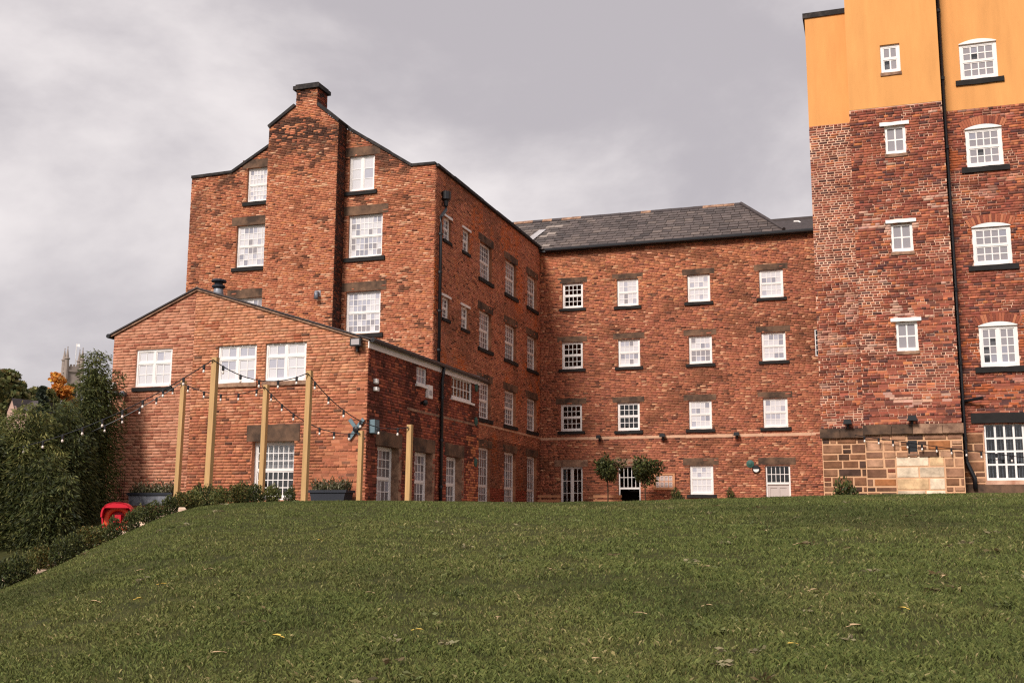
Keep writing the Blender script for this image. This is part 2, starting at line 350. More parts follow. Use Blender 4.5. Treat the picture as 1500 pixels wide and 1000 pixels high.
# ------------------------------------------------------------------ windows
def window(parent, face, a0, a1, z0, z1, nx, ny, style='sash', set_=.10, fwid=.055, panes='mixed', blind='blind', bar=.022, name='window', label=None, drop=1.0, transom=None):
    wv = a1-a0; hv = z1-z0; bias = random.uniform(-.22, .24); b = MB(face.tf); f2 = set_+.07
    b.box(a0, a0+fwid, set_, f2, z0, z1); b.box(a1-fwid, a1, set_, f2, z0, z1)
    b.box(a0+fwid, a1-fwid, set_, f2, z1-fwid, z1); b.box(a0+fwid, a1-fwid, set_-.02, f2, z0, z0+fwid*1.3)
    o = b.build(name, 'white', parent)
    if label: o['label'] = label
    i0, i1, k0, k1 = a0+fwid, a1-fwid, z0+fwid*1.3, z1-fwid
    g = MB(face.tf); mids = []
    if style == 'sash': zm = (k0+k1)/2 if transom is None else k0+(k1-k0)*transom; g.box(i0, i1, set_+.012, set_+.05, zm-.022, zm+.022); mids = [(i0, i1, k0, zm-.022, set_+.040), (i0, i1, zm+.022, k1, set_+.022)]
    elif style == 'casement':
        am = (i0+i1)/2; g.box(am-.035, am+.035, set_+.005, set_+.05, k0, k1); zt = k0+(k1-k0)*.655
        g.box(i0, am-.035, set_+.004, set_+.05, zt-.03, zt+.03); g.box(am+.035, i1, set_+.004, set_+.05, zt-.03, zt+.03)
        mids = [(i0, am-.035, k0, zt-.03, set_+.03), (am+.035, i1, k0, zt-.03, set_+.03), (i0, am-.035, zt+.03, k1, set_+.03), (am+.035, i1, zt+.03, k1, set_+.03)]
    elif style == 'pair':
        am = (i0+i1)/2; g.box(am-.04, am+.04, set_+.005, set_+.05, k0, k1); mids = [(i0, am-.04, k0, k1, set_+.03), (am+.04, i1, k0, k1, set_+.03)]
    else: mids = [(i0, i1, k0, k1, set_+.03)]
    for q, (p0, p1, s0, s1, dd) in enumerate(mids):
        if style == 'sash': cx, cy = nx, ny//2
        elif style == 'casement': cx, cy = 2, (2 if q < 2 else 1)
        elif style == 'pair': cx, cy = nx//2, ny
        else: cx, cy = nx, ny
        st = .028
        if style != 'fixed':
            g.box(p0, p0+st, dd-.012, dd+.016, s0, s1); g.box(p1-st, p1, dd-.012, dd+.016, s0, s1)
            g.box(p0+st, p1-st, dd-.012, dd+.016, s0, s0+st); g.box(p0+st, p1-st, dd-.012, dd+.016, s1-st, s1); p0 += st; p1 -= st; s0 += st; s1 -= st
        pw, ph = (p1-p0)/cx, (s1-s0)/cy
        for k in range(1, cx): g.box(p0+k*pw-bar/2, p0+k*pw+bar/2, dd-.010, dd+.012, s0, s1)
        for k in range(1, cy): g.box(p0, p1, dd-.009, dd+.011, s0+k*ph-bar/2, s0+k*ph+bar/2)
        for i in range(cx):
            for j in range(cy):
                r = random.random()+bias*(.4+1.2*(q == 0))
                if panes == 'mixed': key = 'pale_pane' if r < .52 else ('grey_pane' if r < .78 else ('soft_pane' if r < .96 else 'mid_pane'))  # random tones paint the patchy reflections of old glass
                elif panes == 'pale': key = 'pale_pane' if r < .75 else 'grey_pane'
                elif panes == 'soft': key = 'dim_pane' if r < .55 else ('mid_pane' if r < .9 else 'soft_pane')
                elif panes == 'net': key = 'mid_pane' if r < .8 else ('soft_pane' if r < .9 else 'glass')
                else: key = 'glass'
                unit_obj('pane', key, face, p0+i*pw+.002, p0+(i+1)*pw-.002, dd+.001, dd+.006, s0+j*ph+.002, s0+(j+1)*ph-.002, o, .012)
    g.build('glazing_bars', 'white', o)
    if blind:
        bb = MB(face.tf); zb = z0+hv*(1-drop); bb.box(a0+.02, a1-.02, f2+.05, f2+.06, zb, z1-.01); bb.build('blind', blind, o)
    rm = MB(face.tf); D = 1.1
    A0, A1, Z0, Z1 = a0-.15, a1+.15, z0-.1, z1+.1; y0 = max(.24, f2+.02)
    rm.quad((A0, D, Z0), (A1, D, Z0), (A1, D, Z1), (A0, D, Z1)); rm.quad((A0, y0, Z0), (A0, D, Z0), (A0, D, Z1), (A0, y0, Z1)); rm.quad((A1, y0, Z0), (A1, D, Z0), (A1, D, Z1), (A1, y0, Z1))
    rm.quad((A0, y0, Z1), (A1, y0, Z1), (A1, D, Z1), (A0, D, Z1)); rm.quad((A0, y0, Z0), (A1, y0, Z0), (A1, D, Z0), (A0, D, Z0)); rm.build('room_lining', 'room', o)  # shallow dark box, room dimness put into its colour
    return o
def slab(parent, face, name, a0, a1, z0, z1, proud, m, inner=.12):
    b = MB(face.tf); n = 5; zt = [z1+random.uniform(-.008, .008) for _ in range(n+1)]; zb = [z0+random.uniform(-.006, .006) for _ in range(n+1)]
    for k in range(n):
        x0, x1 = a0+(a1-a0)*k/n, a0+(a1-a0)*(k+1)/n
        b.quad((x0, -proud, zb[k]), (x1, -proud, zb[k+1]), (x1, -proud, zt[k+1]), (x0, -proud, zt[k])); b.quad((x0, -proud, zt[k]), (x1, -proud, zt[k+1]), (x1, inner, zt[k+1]), (x0, inner, zt[k]))
        b.quad((x0, -proud, zb[k]), (x0, inner, zb[k]), (x1, inner, zb[k+1]), (x1, -proud, zb[k+1]))
    b.quad((a0, -proud, zb[0]), (a0, -proud, zt[0]), (a0, inner, zt[0]), (a0, inner, zb[0])); b.quad((a1, -proud, zb[-1]), (a1, inner, zb[-1]), (a1, inner, zt[-1]), (a1, -proud, zt[-1]))
    return b.build(name, m, parent)
def lintel_sill(parent, face, a0, a1, z0, z1, lh=.27, lo=.2, sh=.15, so=.12, lm='stone', sp=.07, sill=True):
    slab(parent, face, 'lintel', a0-lo, a1+lo, z1+.001, z1+lh, .016, lm)
    if sill: slab(parent, face, 'sill', a0-so, a1+so, z0-sh, z0-.001, sp, 'sill')
def copings(parent, pts, d0, d1, th, face, m='coping', seg=1.0, over=.0):
    """a row of separate coping stones along a line of (a, z) points"""
    for (p, q) in zip(pts, pts[1:]):
        ln = math.hypot(q[0]-p[0], q[1]-p[1]); n = max(1, round(ln/seg)); nx_, nz_ = -(q[1]-p[1])/ln, (q[0]-p[0])/ln
        if nz_ < 0: nx_, nz_ = -nx_, -nz_
        for k in range(n):
            a, b_ = [(p[0]+(q[0]-p[0])*t, p[1]+(q[1]-p[1])*t) for t in ((k+.006)/n, (k+.994)/n)]; j = random.uniform(-.01, .01)
            b = MB(face.tf); b.prism([a, b_, (b_[0]+nx_*th, b_[1]+nz_*(th+j)), (a[0]+nx_*th, a[1]+nz_*(th+j))], d0, d1); b.build('coping_stone', m, parent)
# ================================================================== layout of the buildings
YB = 43.0; XM = onY(791, 500, YB)[0]; Y1 = onX(635.5, 400, XM)[1]
fB = Face('Y', YB); fS = Face('X', XM); fG = Face('Y', Y1)
XL = fG.px(277, 340)[0]
XE = -11.75; Y0 = onX(537.5, 600, XE)[1]; YE = onX(701, 620, XE)[1]
fE = Face('Y', Y0); fES = Face('X', XE); XEL = fE.px(161, 600)[0]
YT = 31.0; fT = Face('Y', YT); fTL = Face('Y', YT+1.0); fTR = Face('Y', YT+.9)
# ------------------------------------------------------------------ ground
def grid(name, x0, x1, y0, y1, st, m, zf, kind='structure'):
    xs = np.arange(x0, x1+st/2, st); ys = np.arange(y0, y1+st/2, st); X, Y = np.meshgrid(xs, ys); Z = zf(X, Y)
    V = np.c_[X.ravel(), Y.ravel(), Z.ravel()]; nx, ny = len(xs), len(ys); i = (np.arange(ny-1)[:, None]*nx+np.arange(nx-1)[None]).ravel()
    return np_mesh(name, V, np.c_[i, i+1, i+1+nx, i+nx], None, m, None, kind, smooth=True)
grid('lawn', -34, 26, -14, 46, .25, 'grass_soil', terrain)
b = MB(); b.quad((-1500, -300, -3.2), (1500, -300, -3.2), (1500, 2500, -3.2), (-1500, 2500, -3.2)); b.build('ground', 'far_grass', kind='structure')
grid('hillside', -420, -33.6, -40, 420, 8, 'far_grass', lambda X, Y: -.9+(np.hypot(X, Y)-46)*.10*sstep(np.hypot(X, Y), 46, 130)+1.2*fbm(X/30, Y/30, 5))
als = np.radians(np.linspace(-52, -33.5, 60)); ds = np.linspace(1.04, 1.42, 12); Vb = []
for a_ in als:
    dcc = np.interp(a_, _al, _dc)
    for t_ in ds: x_, y_ = dcc*t_*math.sin(a_), dcc*t_*math.cos(a_); Vb.append((x_, y_, T(x_, y_)+.02))
nb__ = len(ds); i_ = (np.arange(len(als)-1)[:, None]*nb__+np.arange(nb__-1)[None]).ravel(); np_mesh('planting_bed', np.array(Vb), np.c_[i_, i_+1, i_+1+nb__, i_+nb__], None, 'soil', None, 'structure', smooth=True)
b = MB(); b.box(XE+.05, 16, 25.5, 42.9, -.3, .045); b.build('courtyard_paving', 'paving', kind='structure')

# ------------------------------------------------------------------ MILL (gabled block)
mill = empty('mill_building', ((XL+XM)/2, Y1, 0), 'tall orange brick mill block with gable, chimney breast and long flank of sash windows', 'building')
gz = lambda u, v: fG.px(u, v)
pL = (XL, gz(281, 262)[1]); pLk = gz(340, 254); pRk = gz(603, 244); pR = (XM, gz(637, 241)[1])
sl = .655; XR_ = (pLk[0]+pRk[0])/2-.1; pTop = (XR_, pRk[1]+sl*(pRk[0]-XR_))
gx = [pL[0], pLk[0], pTop[0], pRk[0], pR[0]]; gzv = [pL[1], pLk[1], pTop[1], pRk[1], pR[1]]
def gbase(z):
    xs = np.linspace(XL, XM, 400); ok = np.interp(xs, gx, gzv) > z
    return [(xs[ok][0], xs[ok][-1])] if ok.any() else []
def rect(face, u0, u1, v0, v1, uc=None):
    uc = uc or (u0+u1)/2; vc = (v0+v1)/2
    return (face.px(u0, vc)[0], face.px(u1, vc)[0], face.px(uc, v1)[1], face.px(uc, v0)[1])
gw = [('top', rect(fG, 511.5, 548.5, 228, 280)), ('big', rect(fG, 510, 560, 314, 377)), ('big', rect(fG, 506, 557, 426, 489)),
      ('big', rect(fG, 362, 401, 245, 295)), ('big', rect(fG, 346, 397, 329, 391)), ('big', rect(fG, 339, 391, 436, 500))]
op = [r for _, r in gw]
sheet(fG, gbase, (-1, pTop[1]), op, 'mortar_old', mill, 'gable_wall')
def col_gable(br, seed=1, lower=True):
    rg = np.random.default_rng(seed); n = len(br); a = (br[:, 0]+br[:, 1])/2; z = (br[:, 2]+br[:, 3])/2
    c = pick(pal((202, 122, 82), (212, 138, 98), (188, 104, 68), (172, 92, 64), (214, 130, 74), (138, 78, 58)), [5, 4, 4, 2.5, 1.6, .8], n, rg, .68, .12)
    f = np.clip((fbm(a*.9, z*1.7, seed+3)-.56)*4, 0, .6)*(rg.random(n) < .7); c = mixc(c, S(132, 78, 56), f)
    f = (fbm(a*1.4, z*2.2, seed+9) > .72)*(rg.random(n) < .7)*.75; c = mixc(c, S(78, 56, 48), f)
    c = mixc(c, S(224, 172, 138), (rg.random(n) < .07)*.8); c = mixc(c, S(70, 44, 38), (rg.random(n) < .025)*.8)
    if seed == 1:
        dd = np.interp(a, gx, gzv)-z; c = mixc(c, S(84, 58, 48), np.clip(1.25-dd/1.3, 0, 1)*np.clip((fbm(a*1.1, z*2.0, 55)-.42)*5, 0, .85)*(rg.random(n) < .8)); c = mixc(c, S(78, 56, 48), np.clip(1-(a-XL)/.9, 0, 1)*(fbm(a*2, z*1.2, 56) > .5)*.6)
    return jit(c, rg, .07)
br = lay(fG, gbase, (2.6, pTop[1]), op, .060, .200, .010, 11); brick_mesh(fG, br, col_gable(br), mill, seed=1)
for kind, r in gw:
    if kind == 'top': window(mill, fG, *r, 2, 3, 'pair', panes='pale', set_=.06, fwid=.06)
    else: window(mill, fG, *r, 7, 6, 'sash', panes='mixed', set_=.08)
    lintel_sill(mill, fG, *r, lh=.30, lo=.2, sh=.13)
# chimney breast
XRb = fG.px(503.5, 330)[0]; Yb = onX(491, 330, XRb)[1]; fK = Face('Y', Yb); fKR = Face('X', XRb); XLb = fK.px(388.5, 330)[0]
kL = (XLb, fK.px(395, 188)[1]); kC0 = fK.px(433.5, 156); kC1 = fK.px(464.5, 154); kR = (XRb, fK.px(496, 179)[1]); ztopc = fK.px(449, 131)[1]
kx = [XLb, kC0[0], kC0[0]+.001, kC1[0]-.001, kC1[0], XRb]; kz = [kL[1], kC0[1], ztopc, ztopc, kC1[1], kR[1]]
def kbase(z):
    xs = np.linspace(XLb, XRb, 400); ok = np.interp(xs, kx, kz) > z
    return [(xs[ok][0], xs[ok][-1])] if ok.any() else []
sheet(fK, kbase, (-1, ztopc), [], 'mortar_old', mill, 'chimney_breast')
br = lay(fK, kbase, (2.6, ztopc), [], .060, .200, .010, 12); ck = col_gable(br, 21)
a_ = (br[:, 0]+br[:, 1])/2; z_ = (br[:, 2]+br[:, 3])/2; rg = np.random.default_rng(3)
soot = np.clip((z_-(ztopc-2.9))/1.2, 0, 1)*np.clip((fbm(a_*1.3, z_*2.2, 77)-.40)*5, 0, 1)*(rg.random(len(br)) < .75)
brick_mesh(fK, br, mixc(ck, S(52, 42, 40), soot*.9), mill, seed=2)
rb = lambda z: [(Yb, Y1)]
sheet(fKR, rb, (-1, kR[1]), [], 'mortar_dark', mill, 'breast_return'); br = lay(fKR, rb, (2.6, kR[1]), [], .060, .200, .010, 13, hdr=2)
rg = np.random.default_rng(5); c = pick(pal((84, 52, 42), (60, 44, 40), (116, 64, 46)), [3, 3, 2], len(br), rg); brick_mesh(fKR, br, jit(c, rg), mill, seed=3)  # darker brick and mortar colours paint the shade of this right-hand return
YC1 = onX(479.5, 142, kC1[0])[1]; fCR = Face('X', kC1[0]); cb_ = lambda z: [(Yb, YC1)]; zc0 = kC1[1]-.3
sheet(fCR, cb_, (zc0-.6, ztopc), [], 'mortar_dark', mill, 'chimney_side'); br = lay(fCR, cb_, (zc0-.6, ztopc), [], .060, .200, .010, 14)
c = pick(pal((150, 78, 56), (110, 60, 48), (66, 48, 44)), [3, 3, 2], len(br), rg); brick_mesh(fCR, br, jit(c, rg), mill, seed=4)  # shade of the chimney's right side put into darker brick and mortar
b = MB(); b.box(kC0[0]-.09, kC1[0]+.09, Yb-.09, YC1+.09, ztopc, ztopc+.13); b.box(kC0[0]-.03, kC1[0]+.03, Yb-.03, YC1+.03, ztopc+.13, ztopc+.2); b.build('chimney_cap', 'coping', mill)
b = MB(); b.box(kC0[0]+.01, kC1[0]-.02, YC1-.1, YC1, zc0-.6, ztopc); b.box(kC0[0]+.004, kC0[0]+.03, Yb+.02, YC1, zc0-.6, ztopc); b.box(XLb, XLb+.05, Yb+.02, Y1, -.5, kL[1]-.02); b.build('chimney_flank', 'flank', mill)
for tri in ([(XLb, kL[1]), (kC0[0], kC0[1])], [(kC1[0], kC1[1]), (XRb, kR[1])]): copings(mill, tri, -.06, Y1-Yb+.28, .10, fK, seg=.75)
xs_l = np.interp(XLb-.02, gx, gzv); copings(mill, [pL, pLk, (XLb, xs_l)], -.06, .33, .09, fG); xr = np.interp(XRb, gx, gzv)
copings(mill, [(XRb, xr), pRk, pR], -.06, .33, .09, fG)
# flank
zS = lambda u, v: fS.px(u, v)
zc_a, zc_b = zS(640, 241)[1], zS(791, 368)[1]; ztS = (zc_a+zc_b)/2; sbase = lambda z: [(Y1, YB)]
cols_s = [(701.3, 719.5), (739.4, 756), (772.2, 786)]; rows_s = [(350.5, 405), (451.5, 508), (556.3, 611.5), (653.8, None)]
sop = []
for k, (v0, v1) in enumerate(rows_s):
    for (u0, u1) in cols_s:
        A0, A1 = zS(u0, 500)[0], zS(u1, 500)[0]; Z1 = zS(701.3, v0)[1]; Z0 = zS(701.3, v1)[1] if v1 else .12; sop.append((A0, A1, Z0, Z1))
small = [rect(fS, 649.5, 660, 316, 350, 650), rect(fS, 677.5, 687.5, 334, 367, 678), rect(fS, 647.5, 658, 433, 465, 648), rect(fS, 675.5, 686, 447, 480, 676)]
sop2 = sop+small
sheet(fS, sbase, (-.5, ztS), sop2, 'mortar_old', mill, 'flank_wall')
br = lay(fS, sbase, (-.1, ztS), sop2, .060, .200, .010, 15)
def col_flank(br, seed=31):
    rg = np.random.default_rng(seed); n = len(br); a = (br[:, 0]+br[:, 1])/2; z = (br[:, 2]+br[:, 3])/2
    c = pick(pal((214, 134, 96), (198, 120, 88), (182, 108, 80), (222, 142, 96), (150, 96, 78)), [4, 4, 3, 2, 1.5], n, rg, .68, .12)
    f = np.clip((fbm(a*.55, z*.9, seed)-.47)*5, 0, .75); c = mixc(c, S(150, 98, 76), f*(rg.random(n) < .85))
    f = np.clip((fbm(a*.8, z*.4, seed+5)-.56)*6, 0, .8); c = mixc(c, S(206, 112, 62), f*(rg.random(n) < .7))
    low = (z < 2.9)*(fbm(a*1.2, z*1.2, seed+8) > .35); c = mixc(c, S(84, 56, 48), low*.55)
    patch = (z < 1.15)*(a > Y1+4.6); c = np.where(patch[:, None], np.array(S(150, 76, 58)), c)
    c = mixc(c, S(62, 44, 40), (rg.random(n) < .05)*.7); return jit(c, rg, .1)
brick_mesh(fS, br, col_flank(br), mill, seed=5)
for k, r in enumerate(sop):
    tall = k >= 9; window(mill, fS, *r, 5, 6 if not tall else 8, 'sash', panes='soft', blind='net', set_=.11, transom=.44 if tall else None)
    lintel_sill(mill, fS, *r, lh=.27, lo=.16, sh=.13, sill=not tall)
for r in small:
    window(mill, fS, *r, 2, 4, 'sash', panes='soft', blind='net', set_=.06, fwid=.05); slab(mill, fS, 'hood', r[0]-.08, r[1]+.1, r[3]+.002, r[3]+.08, .04, 'white'); slab(mill, fS, 'sill', r[0]-.06, r[1]+.06, r[2]-.1, r[2]-.001, .06, 'sill')
zb_ = zS(772, 637)[1]; slab(mill, fS, 'string_course', Y1+2.2, YB-.01, zb_-.035, zb_+.035, .02, 'band')
copings(mill, [(Y1+.02, ztS), (YB-.02, ztS)], -.10, .3, .10, fS, seg=1.5)
# roof and hidden walls of the mill
b = MB(); e0 = ztS-.05
for (xa, za, xb, zb2) in ((XM-.3, e0-.05, XR_, pTop[1]-.25), (XL+.3, pL[1]-.2, XR_, pTop[1]-.25)):
    b.quad((xa, Y1+.3, za), (xb, Y1+.3, zb2), (xb, YB+6, zb2), (xa, YB+6, za))
b.build('roof', 'slateplain', mill)
b = MB(); b.quad((XL, Y1, -1), (XL, YB+6, -1), (XL, YB+6, pL[1]), (XL, Y1, pL[1])); b.quad((XL, YB+6, -1), (XM, YB+6, -1), (XM, YB+6, ztS), (XL, YB+6, ztS)); b.build('rear_wall', 'flank', mill)
# mill rainwater pipe
pipe = empty('drainpipe', (XM+.1, Y1+.45, 4), 'black iron drainpipe with hopper head on the mill corner above the extension roof', 'drainpipe')
h0 = onX(653.5, 290, XM+.12); b = MB(); b.lathe([(.07, -.28), (.09, -.1), (.16, -.06), (.16, .2), (.13, .2)], h0, 10); b.build('hopper', 'blackmetal', pipe)
h1 = onX(646, 318, XM+.12); h2 = onX(641, 527, XM+.12); b = MB(); b.tube([tuple(h0+[0, 0, -.2]), tuple(h0+[0, 0, -.4]), (h1[0], h1[1], h1[2]), (h1[0], h1[1], h1[2]-.3), (h1[0], h1[1], h2[2]-.2)], .055, 10); b.build('pipe', 'blackmetal', pipe, True)
for zz in np.linspace(h2[2]+.3, h1[2]-.6, 4): b = MB(); b.lathe([(.075, 0), (.075, .07)], (h1[0], h1[1], zz), 10); b.build('collar', 'blackmetal', pipe)

# ------------------------------------------------------------------ REAR WING
XW = onY(1204, 500, YB)[0]
wing = empty('mill_wing', ((XM+XW)/2, YB, 0), 'four storey red brick rear wing with slate roof between the two mill blocks', 'building')
ztB = fB.px(985, 357)[1]; bbase = lambda z: [(XM, XW+.6)]
bw = []
data = [[(823.7, 853.9, 414.5, 451.5, 'd'), (903.7, 935.1, 408.5, 448.4, 'p'), (1006.7, 1040.1, 401.8, 442.2, 'p'), (1112, 1147.2, 394.7, 435.8, 'p')],
        [(823, 853.6, 500.6, 540.2, 'd'), (905.2, 937.5, 495.9, 537, 'p'), (1008.8, 1043, 490.9, 532.6, 'p'), (1115.5, 1151, 486, 528.2, 'p')],
        [(821.3, 852.6, 591.5, 631.4, 'd'), (904.4, 937.2, 589, 630.5, 'd'), (1009, 1042.7, 586, 628.3, 'p'), (1117.9, 1154, 582.3, 625.9, 'p')]]
for rw in data:
    for (u0, u1, v0, v1, k) in rw: bw.append((rect(fB, u0, u1, v0, v1), k))
gdoor = [rect(fB, 821, 853.5, 683.2, 730), rect(fB, 905.5, 938, 682, 730), rect(fB, 1010.5, 1045, 681, 724), rect(fB, 1121.5, 1158, 680.3, 730)]
gdoor = [(a0, a1, .05 if k != 2 else z0, z1) for k, (a0, a1, z0, z1) in enumerate(gdoor)]
slotw = (fB.px(1193.5, 500)[0], XW+.3, fB.px(1195, 522)[1], fB.px(1195, 482)[1])
bop = [r for r, _ in bw]+gdoor+[slotw]
sheet(fB, bbase, (-.3, ztB), bop, 'mortar_old', wing, 'front_wall')
br = lay(fB, bbase, (-.1, ztB), bop, .066, .215, .011, 16)
def col_back(br, seed=41):
    rg = np.random.default_rng(seed); n = len(br); a = (br[:, 0]+br[:, 1])/2; z = (br[:, 2]+br[:, 3])/2
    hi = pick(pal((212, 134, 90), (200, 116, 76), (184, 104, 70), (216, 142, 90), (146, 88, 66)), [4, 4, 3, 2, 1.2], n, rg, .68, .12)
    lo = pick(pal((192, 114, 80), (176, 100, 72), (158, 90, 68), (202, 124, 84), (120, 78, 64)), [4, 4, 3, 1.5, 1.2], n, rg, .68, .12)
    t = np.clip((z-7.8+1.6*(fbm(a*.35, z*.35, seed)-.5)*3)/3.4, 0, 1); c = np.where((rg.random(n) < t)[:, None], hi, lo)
    f = np.clip((fbm(a*.8, z*1.3, seed+4)-.52)*5, 0, .75); c = mixc(c, S(126, 80, 60), f*(rg.random(n) < .8))
    c = mixc(c, S(222, 168, 132), (rg.random(n) < .05)*.8); c = mixc(c, S(70, 48, 44), (rg.random(n) < .05)*.75)
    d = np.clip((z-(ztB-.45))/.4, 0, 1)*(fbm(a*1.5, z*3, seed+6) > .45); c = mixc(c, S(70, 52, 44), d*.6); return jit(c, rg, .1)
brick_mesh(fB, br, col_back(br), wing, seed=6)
for r, k in bw:
    window(wing, fB, *r, 4, 4, 'sash', panes='clear' if k == 'd' else 'mixed', blind=None if k == 'd' else 'blind', set_=.07, fwid=.07); lintel_sill(wing, fB, *r, lh=.23, lo=.19, sh=.12)
for k, r in enumerate(gdoor):
    slab(wing, fB, 'lintel', r[0]-.25, r[1]+.22, r[3]+.002, r[3]+.28, .016, 'tan_stone' if k < 2 else 'stone')
window(wing, fB, *gdoor[0], 4, 4, 'pair', panes='clear', blind=None, name='french_door', label='narrow glazed white french doors with dark panes')
r = gdoor[1]; zt = r[3]-.92
o = window(wing, fB, r[0], r[1], zt, r[3], 5, 2, 'fixed', panes='clear', blind=None, name='fanlight', set_=.1)
b = MB(fB.tf); b.box(r[0], r[0]+.06, .1, .17, r[2], zt); b.box(r[1]-.06, r[1], .1, .17, r[2], zt); b.build('door_frame', 'white', wing)
b = MB(fB.tf); b.quad((r[0]-.1, 1.4, r[2]), (r[1]+.1, 1.4, r[2]), (r[1]+.1, 1.4, zt), (r[0]-.1, 1.4, zt)); b.quad((r[0]-.1, .25, r[2]), (r[0]-.1, 1.4, r[2]), (r[0]-.1, 1.4, zt), (r[0]-.1, .25, zt)); b.quad((r[1]+.1, .25, r[2]), (r[1]+.1, 1.4, r[2]), (r[1]+.1, 1.4, zt), (r[1]+.1, .25, zt)); b.build('entrance_lobby', 'room', wing)  # dark box behind the doorway, its inner shade is in the colour
window(wing, fB, *gdoor[2], 4, 4, 'sash', panes='pale', blind='net', set_=.07, fwid=.07, transom=.55); slab(wing, fB, 'sill', gdoor[2][0]-.12, gdoor[2][1]+.12, gdoor[2][2]-.13, gdoor[2][2]-.001, .06, 'sill')
r = gdoor[3]; zt = r[3]-.74
window(wing, fB, r[0], r[1], zt, r[3], 5, 2, 'fixed', panes='clear', blind=None, name='fanlight', set_=.08, fwid=.06)
b = MB(fB.tf); b.box(r[0], r[0]+.06, .08, .15, r[2], zt); b.box(r[1]-.06, r[1], .08, .15, r[2], zt); b.build('door_frame', 'white', wing)
b = MB(fB.tf); A0, A1 = r[0]+.06, r[1]-.06; am = (A0+A1)/2; b.box(A0, A1, .13, .16, r[2], zt)
for (p, q) in ((A0, A0+.1), (am-.05, am+.05), (A1-.1, A1)): b.box(p, q, .11, .13, r[2], zt)
for (p, q) in ((A0+.1, am-.05), (am+.05, A1-.1)):
    for (y, h) in ((zt-.13, .13), (zt-.62, .12), (r[2], .2)): b.box(p, q, .11, .13, y, y+h)
dr = b.build('door', 'grey_paint', wing); dr['label'] = 'pale grey four panel door'
b = MB(fB.tf); b.lathe([(.02, 0), (.03, .04), (.005, .05)], fB.tf(A0+.09, .11, zt-.75), 8, 'y'); b.build('handle', 'blackmetal', dr)
window(wing, fB, *slotw, 2, 5, 'fixed', panes='clear', blind=None, set_=.03, fwid=.04)
zb2 = fB.px(990, 639)[1]; xx = XM+.02; rr = random.Random(4)
while xx < XW+.4:
    l = rr.uniform(.5, 1.3); slab(wing, fB, 'string_course_stone', xx, min(xx+l-.008, XW+.5), zb2-.05-rr.random()*.015, zb2+.05, .018, 'band'); xx += l
# roof slates
ez = ztB+.12; eY = YB-.22; rY = YB+2.7
RL = onY(807, 321, rY); RRr = onY(1085.6, 303, rY); rz_ = (RL[2]+RRr[2])/2
HB = onY(1150, 336, eY)[0]; xl0 = XM-2.5
slp = (rz_-ez)/(rY-eY); ln = math.hypot(rz_-ez, rY-eY); cs, sn = (rY-eY)/ln, (rz_-ez)/ln
def roofpt(x, s, h): return (x, eY+s*cs-h*sn, ez+s*sn+h*cs)
xr_at = lambda s: HB+(RRr[0]-HB)*s/ln
rf = MB(); rf.f.append([rf.pt(*roofpt(x, s, 0)) for x, s in ((xl0, 0), (HB, 0), (RRr[0], ln), (xl0, ln))]); rf.f.append([rf.pt(*p) for p in (roofpt(HB, 0, 0), (HB, YB+5.7, ez), roofpt(RRr[0], ln, 0))])
rf.f.append([rf.pt(*p) for p in (roofpt(xl0, ln, 0), roofpt(RRr[0], ln, 0), (RRr[0]+1.5, YB+5.7, ez), (xl0, YB+5.7, ez))]); roof = rf.build('roof', 'darkzinc', wing)
sl_o = []; s = 0; row = 0; rg = random.Random(9); gauge, sw = .29, .40
smesh = MB(); smesh.box(-.5, .5, 0, 1, 0, 1); sme = bpy.data.meshes.new('slate'); sme.from_pydata(smesh.v, [], smesh.f); sme.materials.append(M['slate1']); sme.update()
while s < ln-.15:
    x = xl0+(row % 2)*sw/2
    while x < xr_at(s)-.1:
        wd = sw*rg.uniform(.9, 1.05); sl_o.append((x, min(x+wd-.012, xr_at(s+.1)), s, rg.random())); x += wd+.006
    s += gauge; row += 1
rest = [q for q in sl_o if q[0] < onY(812, 350, YB+1)[0]]; main = [q for q in sl_o if q not in rest]
main.sort(key=lambda q: -(q[0])); one = main[:300]; rest += main[300:]
SCOL = pal((92, 81, 78), (100, 88, 84), (85, 75, 72), (108, 95, 89), (76, 67, 65))
ang = math.atan2(sn, cs)
for (x0, x1, s, r_) in one:
    p = roofpt((x0+x1)/2, s-.03, .040); o = link('slate', sme, p, roof); o.scale = (max(x1-x0, .05), gauge+.06, .016); o.rotation_euler = (ang-.085+rg.uniform(-.012, .012), rg.uniform(-.01, .01), rg.uniform(-.008, .008))
    q = SCOL[rg.choices(range(5), [4, 4, 3, 2, 1.5])[0]]*rg.uniform(.85, 1.12); o.color = (*q, 1)
Vs, Fs, Cs = [], [], []
for (x0, x1, s, r_) in rest:
    k = len(Vs); tip = .052; c = SCOL[rg.randrange(5)]*rg.uniform(.8, 1.1)
    if fbm(x0*.7, s*.9, 3) > .6: c = np.array(S(146, 132, 124))*rg.uniform(.85, 1.1)
    for (x, ss, h) in ((x0, s-.03, tip), (x1, s-.03, tip), (x1, s+gauge, .014), (x0, s+gauge, .014), (x0, s-.03, tip-.03), (x1, s-.03, tip-.03)): Vs.append(roofpt(x, ss, h)); Cs.append(c)
    Fs += [[k, k+1, k+2, k+3], [k+4, k+5, k+1, k]]
np_mesh('slate_courses', np.array(Vs), np.array(Fs), np.array(Cs), 'slate', roof, kind='stuff')
x = xl0
while x < RRr[0]-.05:
    x1 = min(x+.45, RRr[0]); b = MB(); b.prism([(-.13, -.07), (0, .07), (.13, -.07)], 0, 1); b.v = [(x+d*(x1-x-.01), rY+a, rz_+.035+z+rg.uniform(-.006, .006)) for a, d, z in b.v]; b.build('ridge_tile', 'tan_stone' if rg.random() < .4 else 'slateplain', roof); x = x1
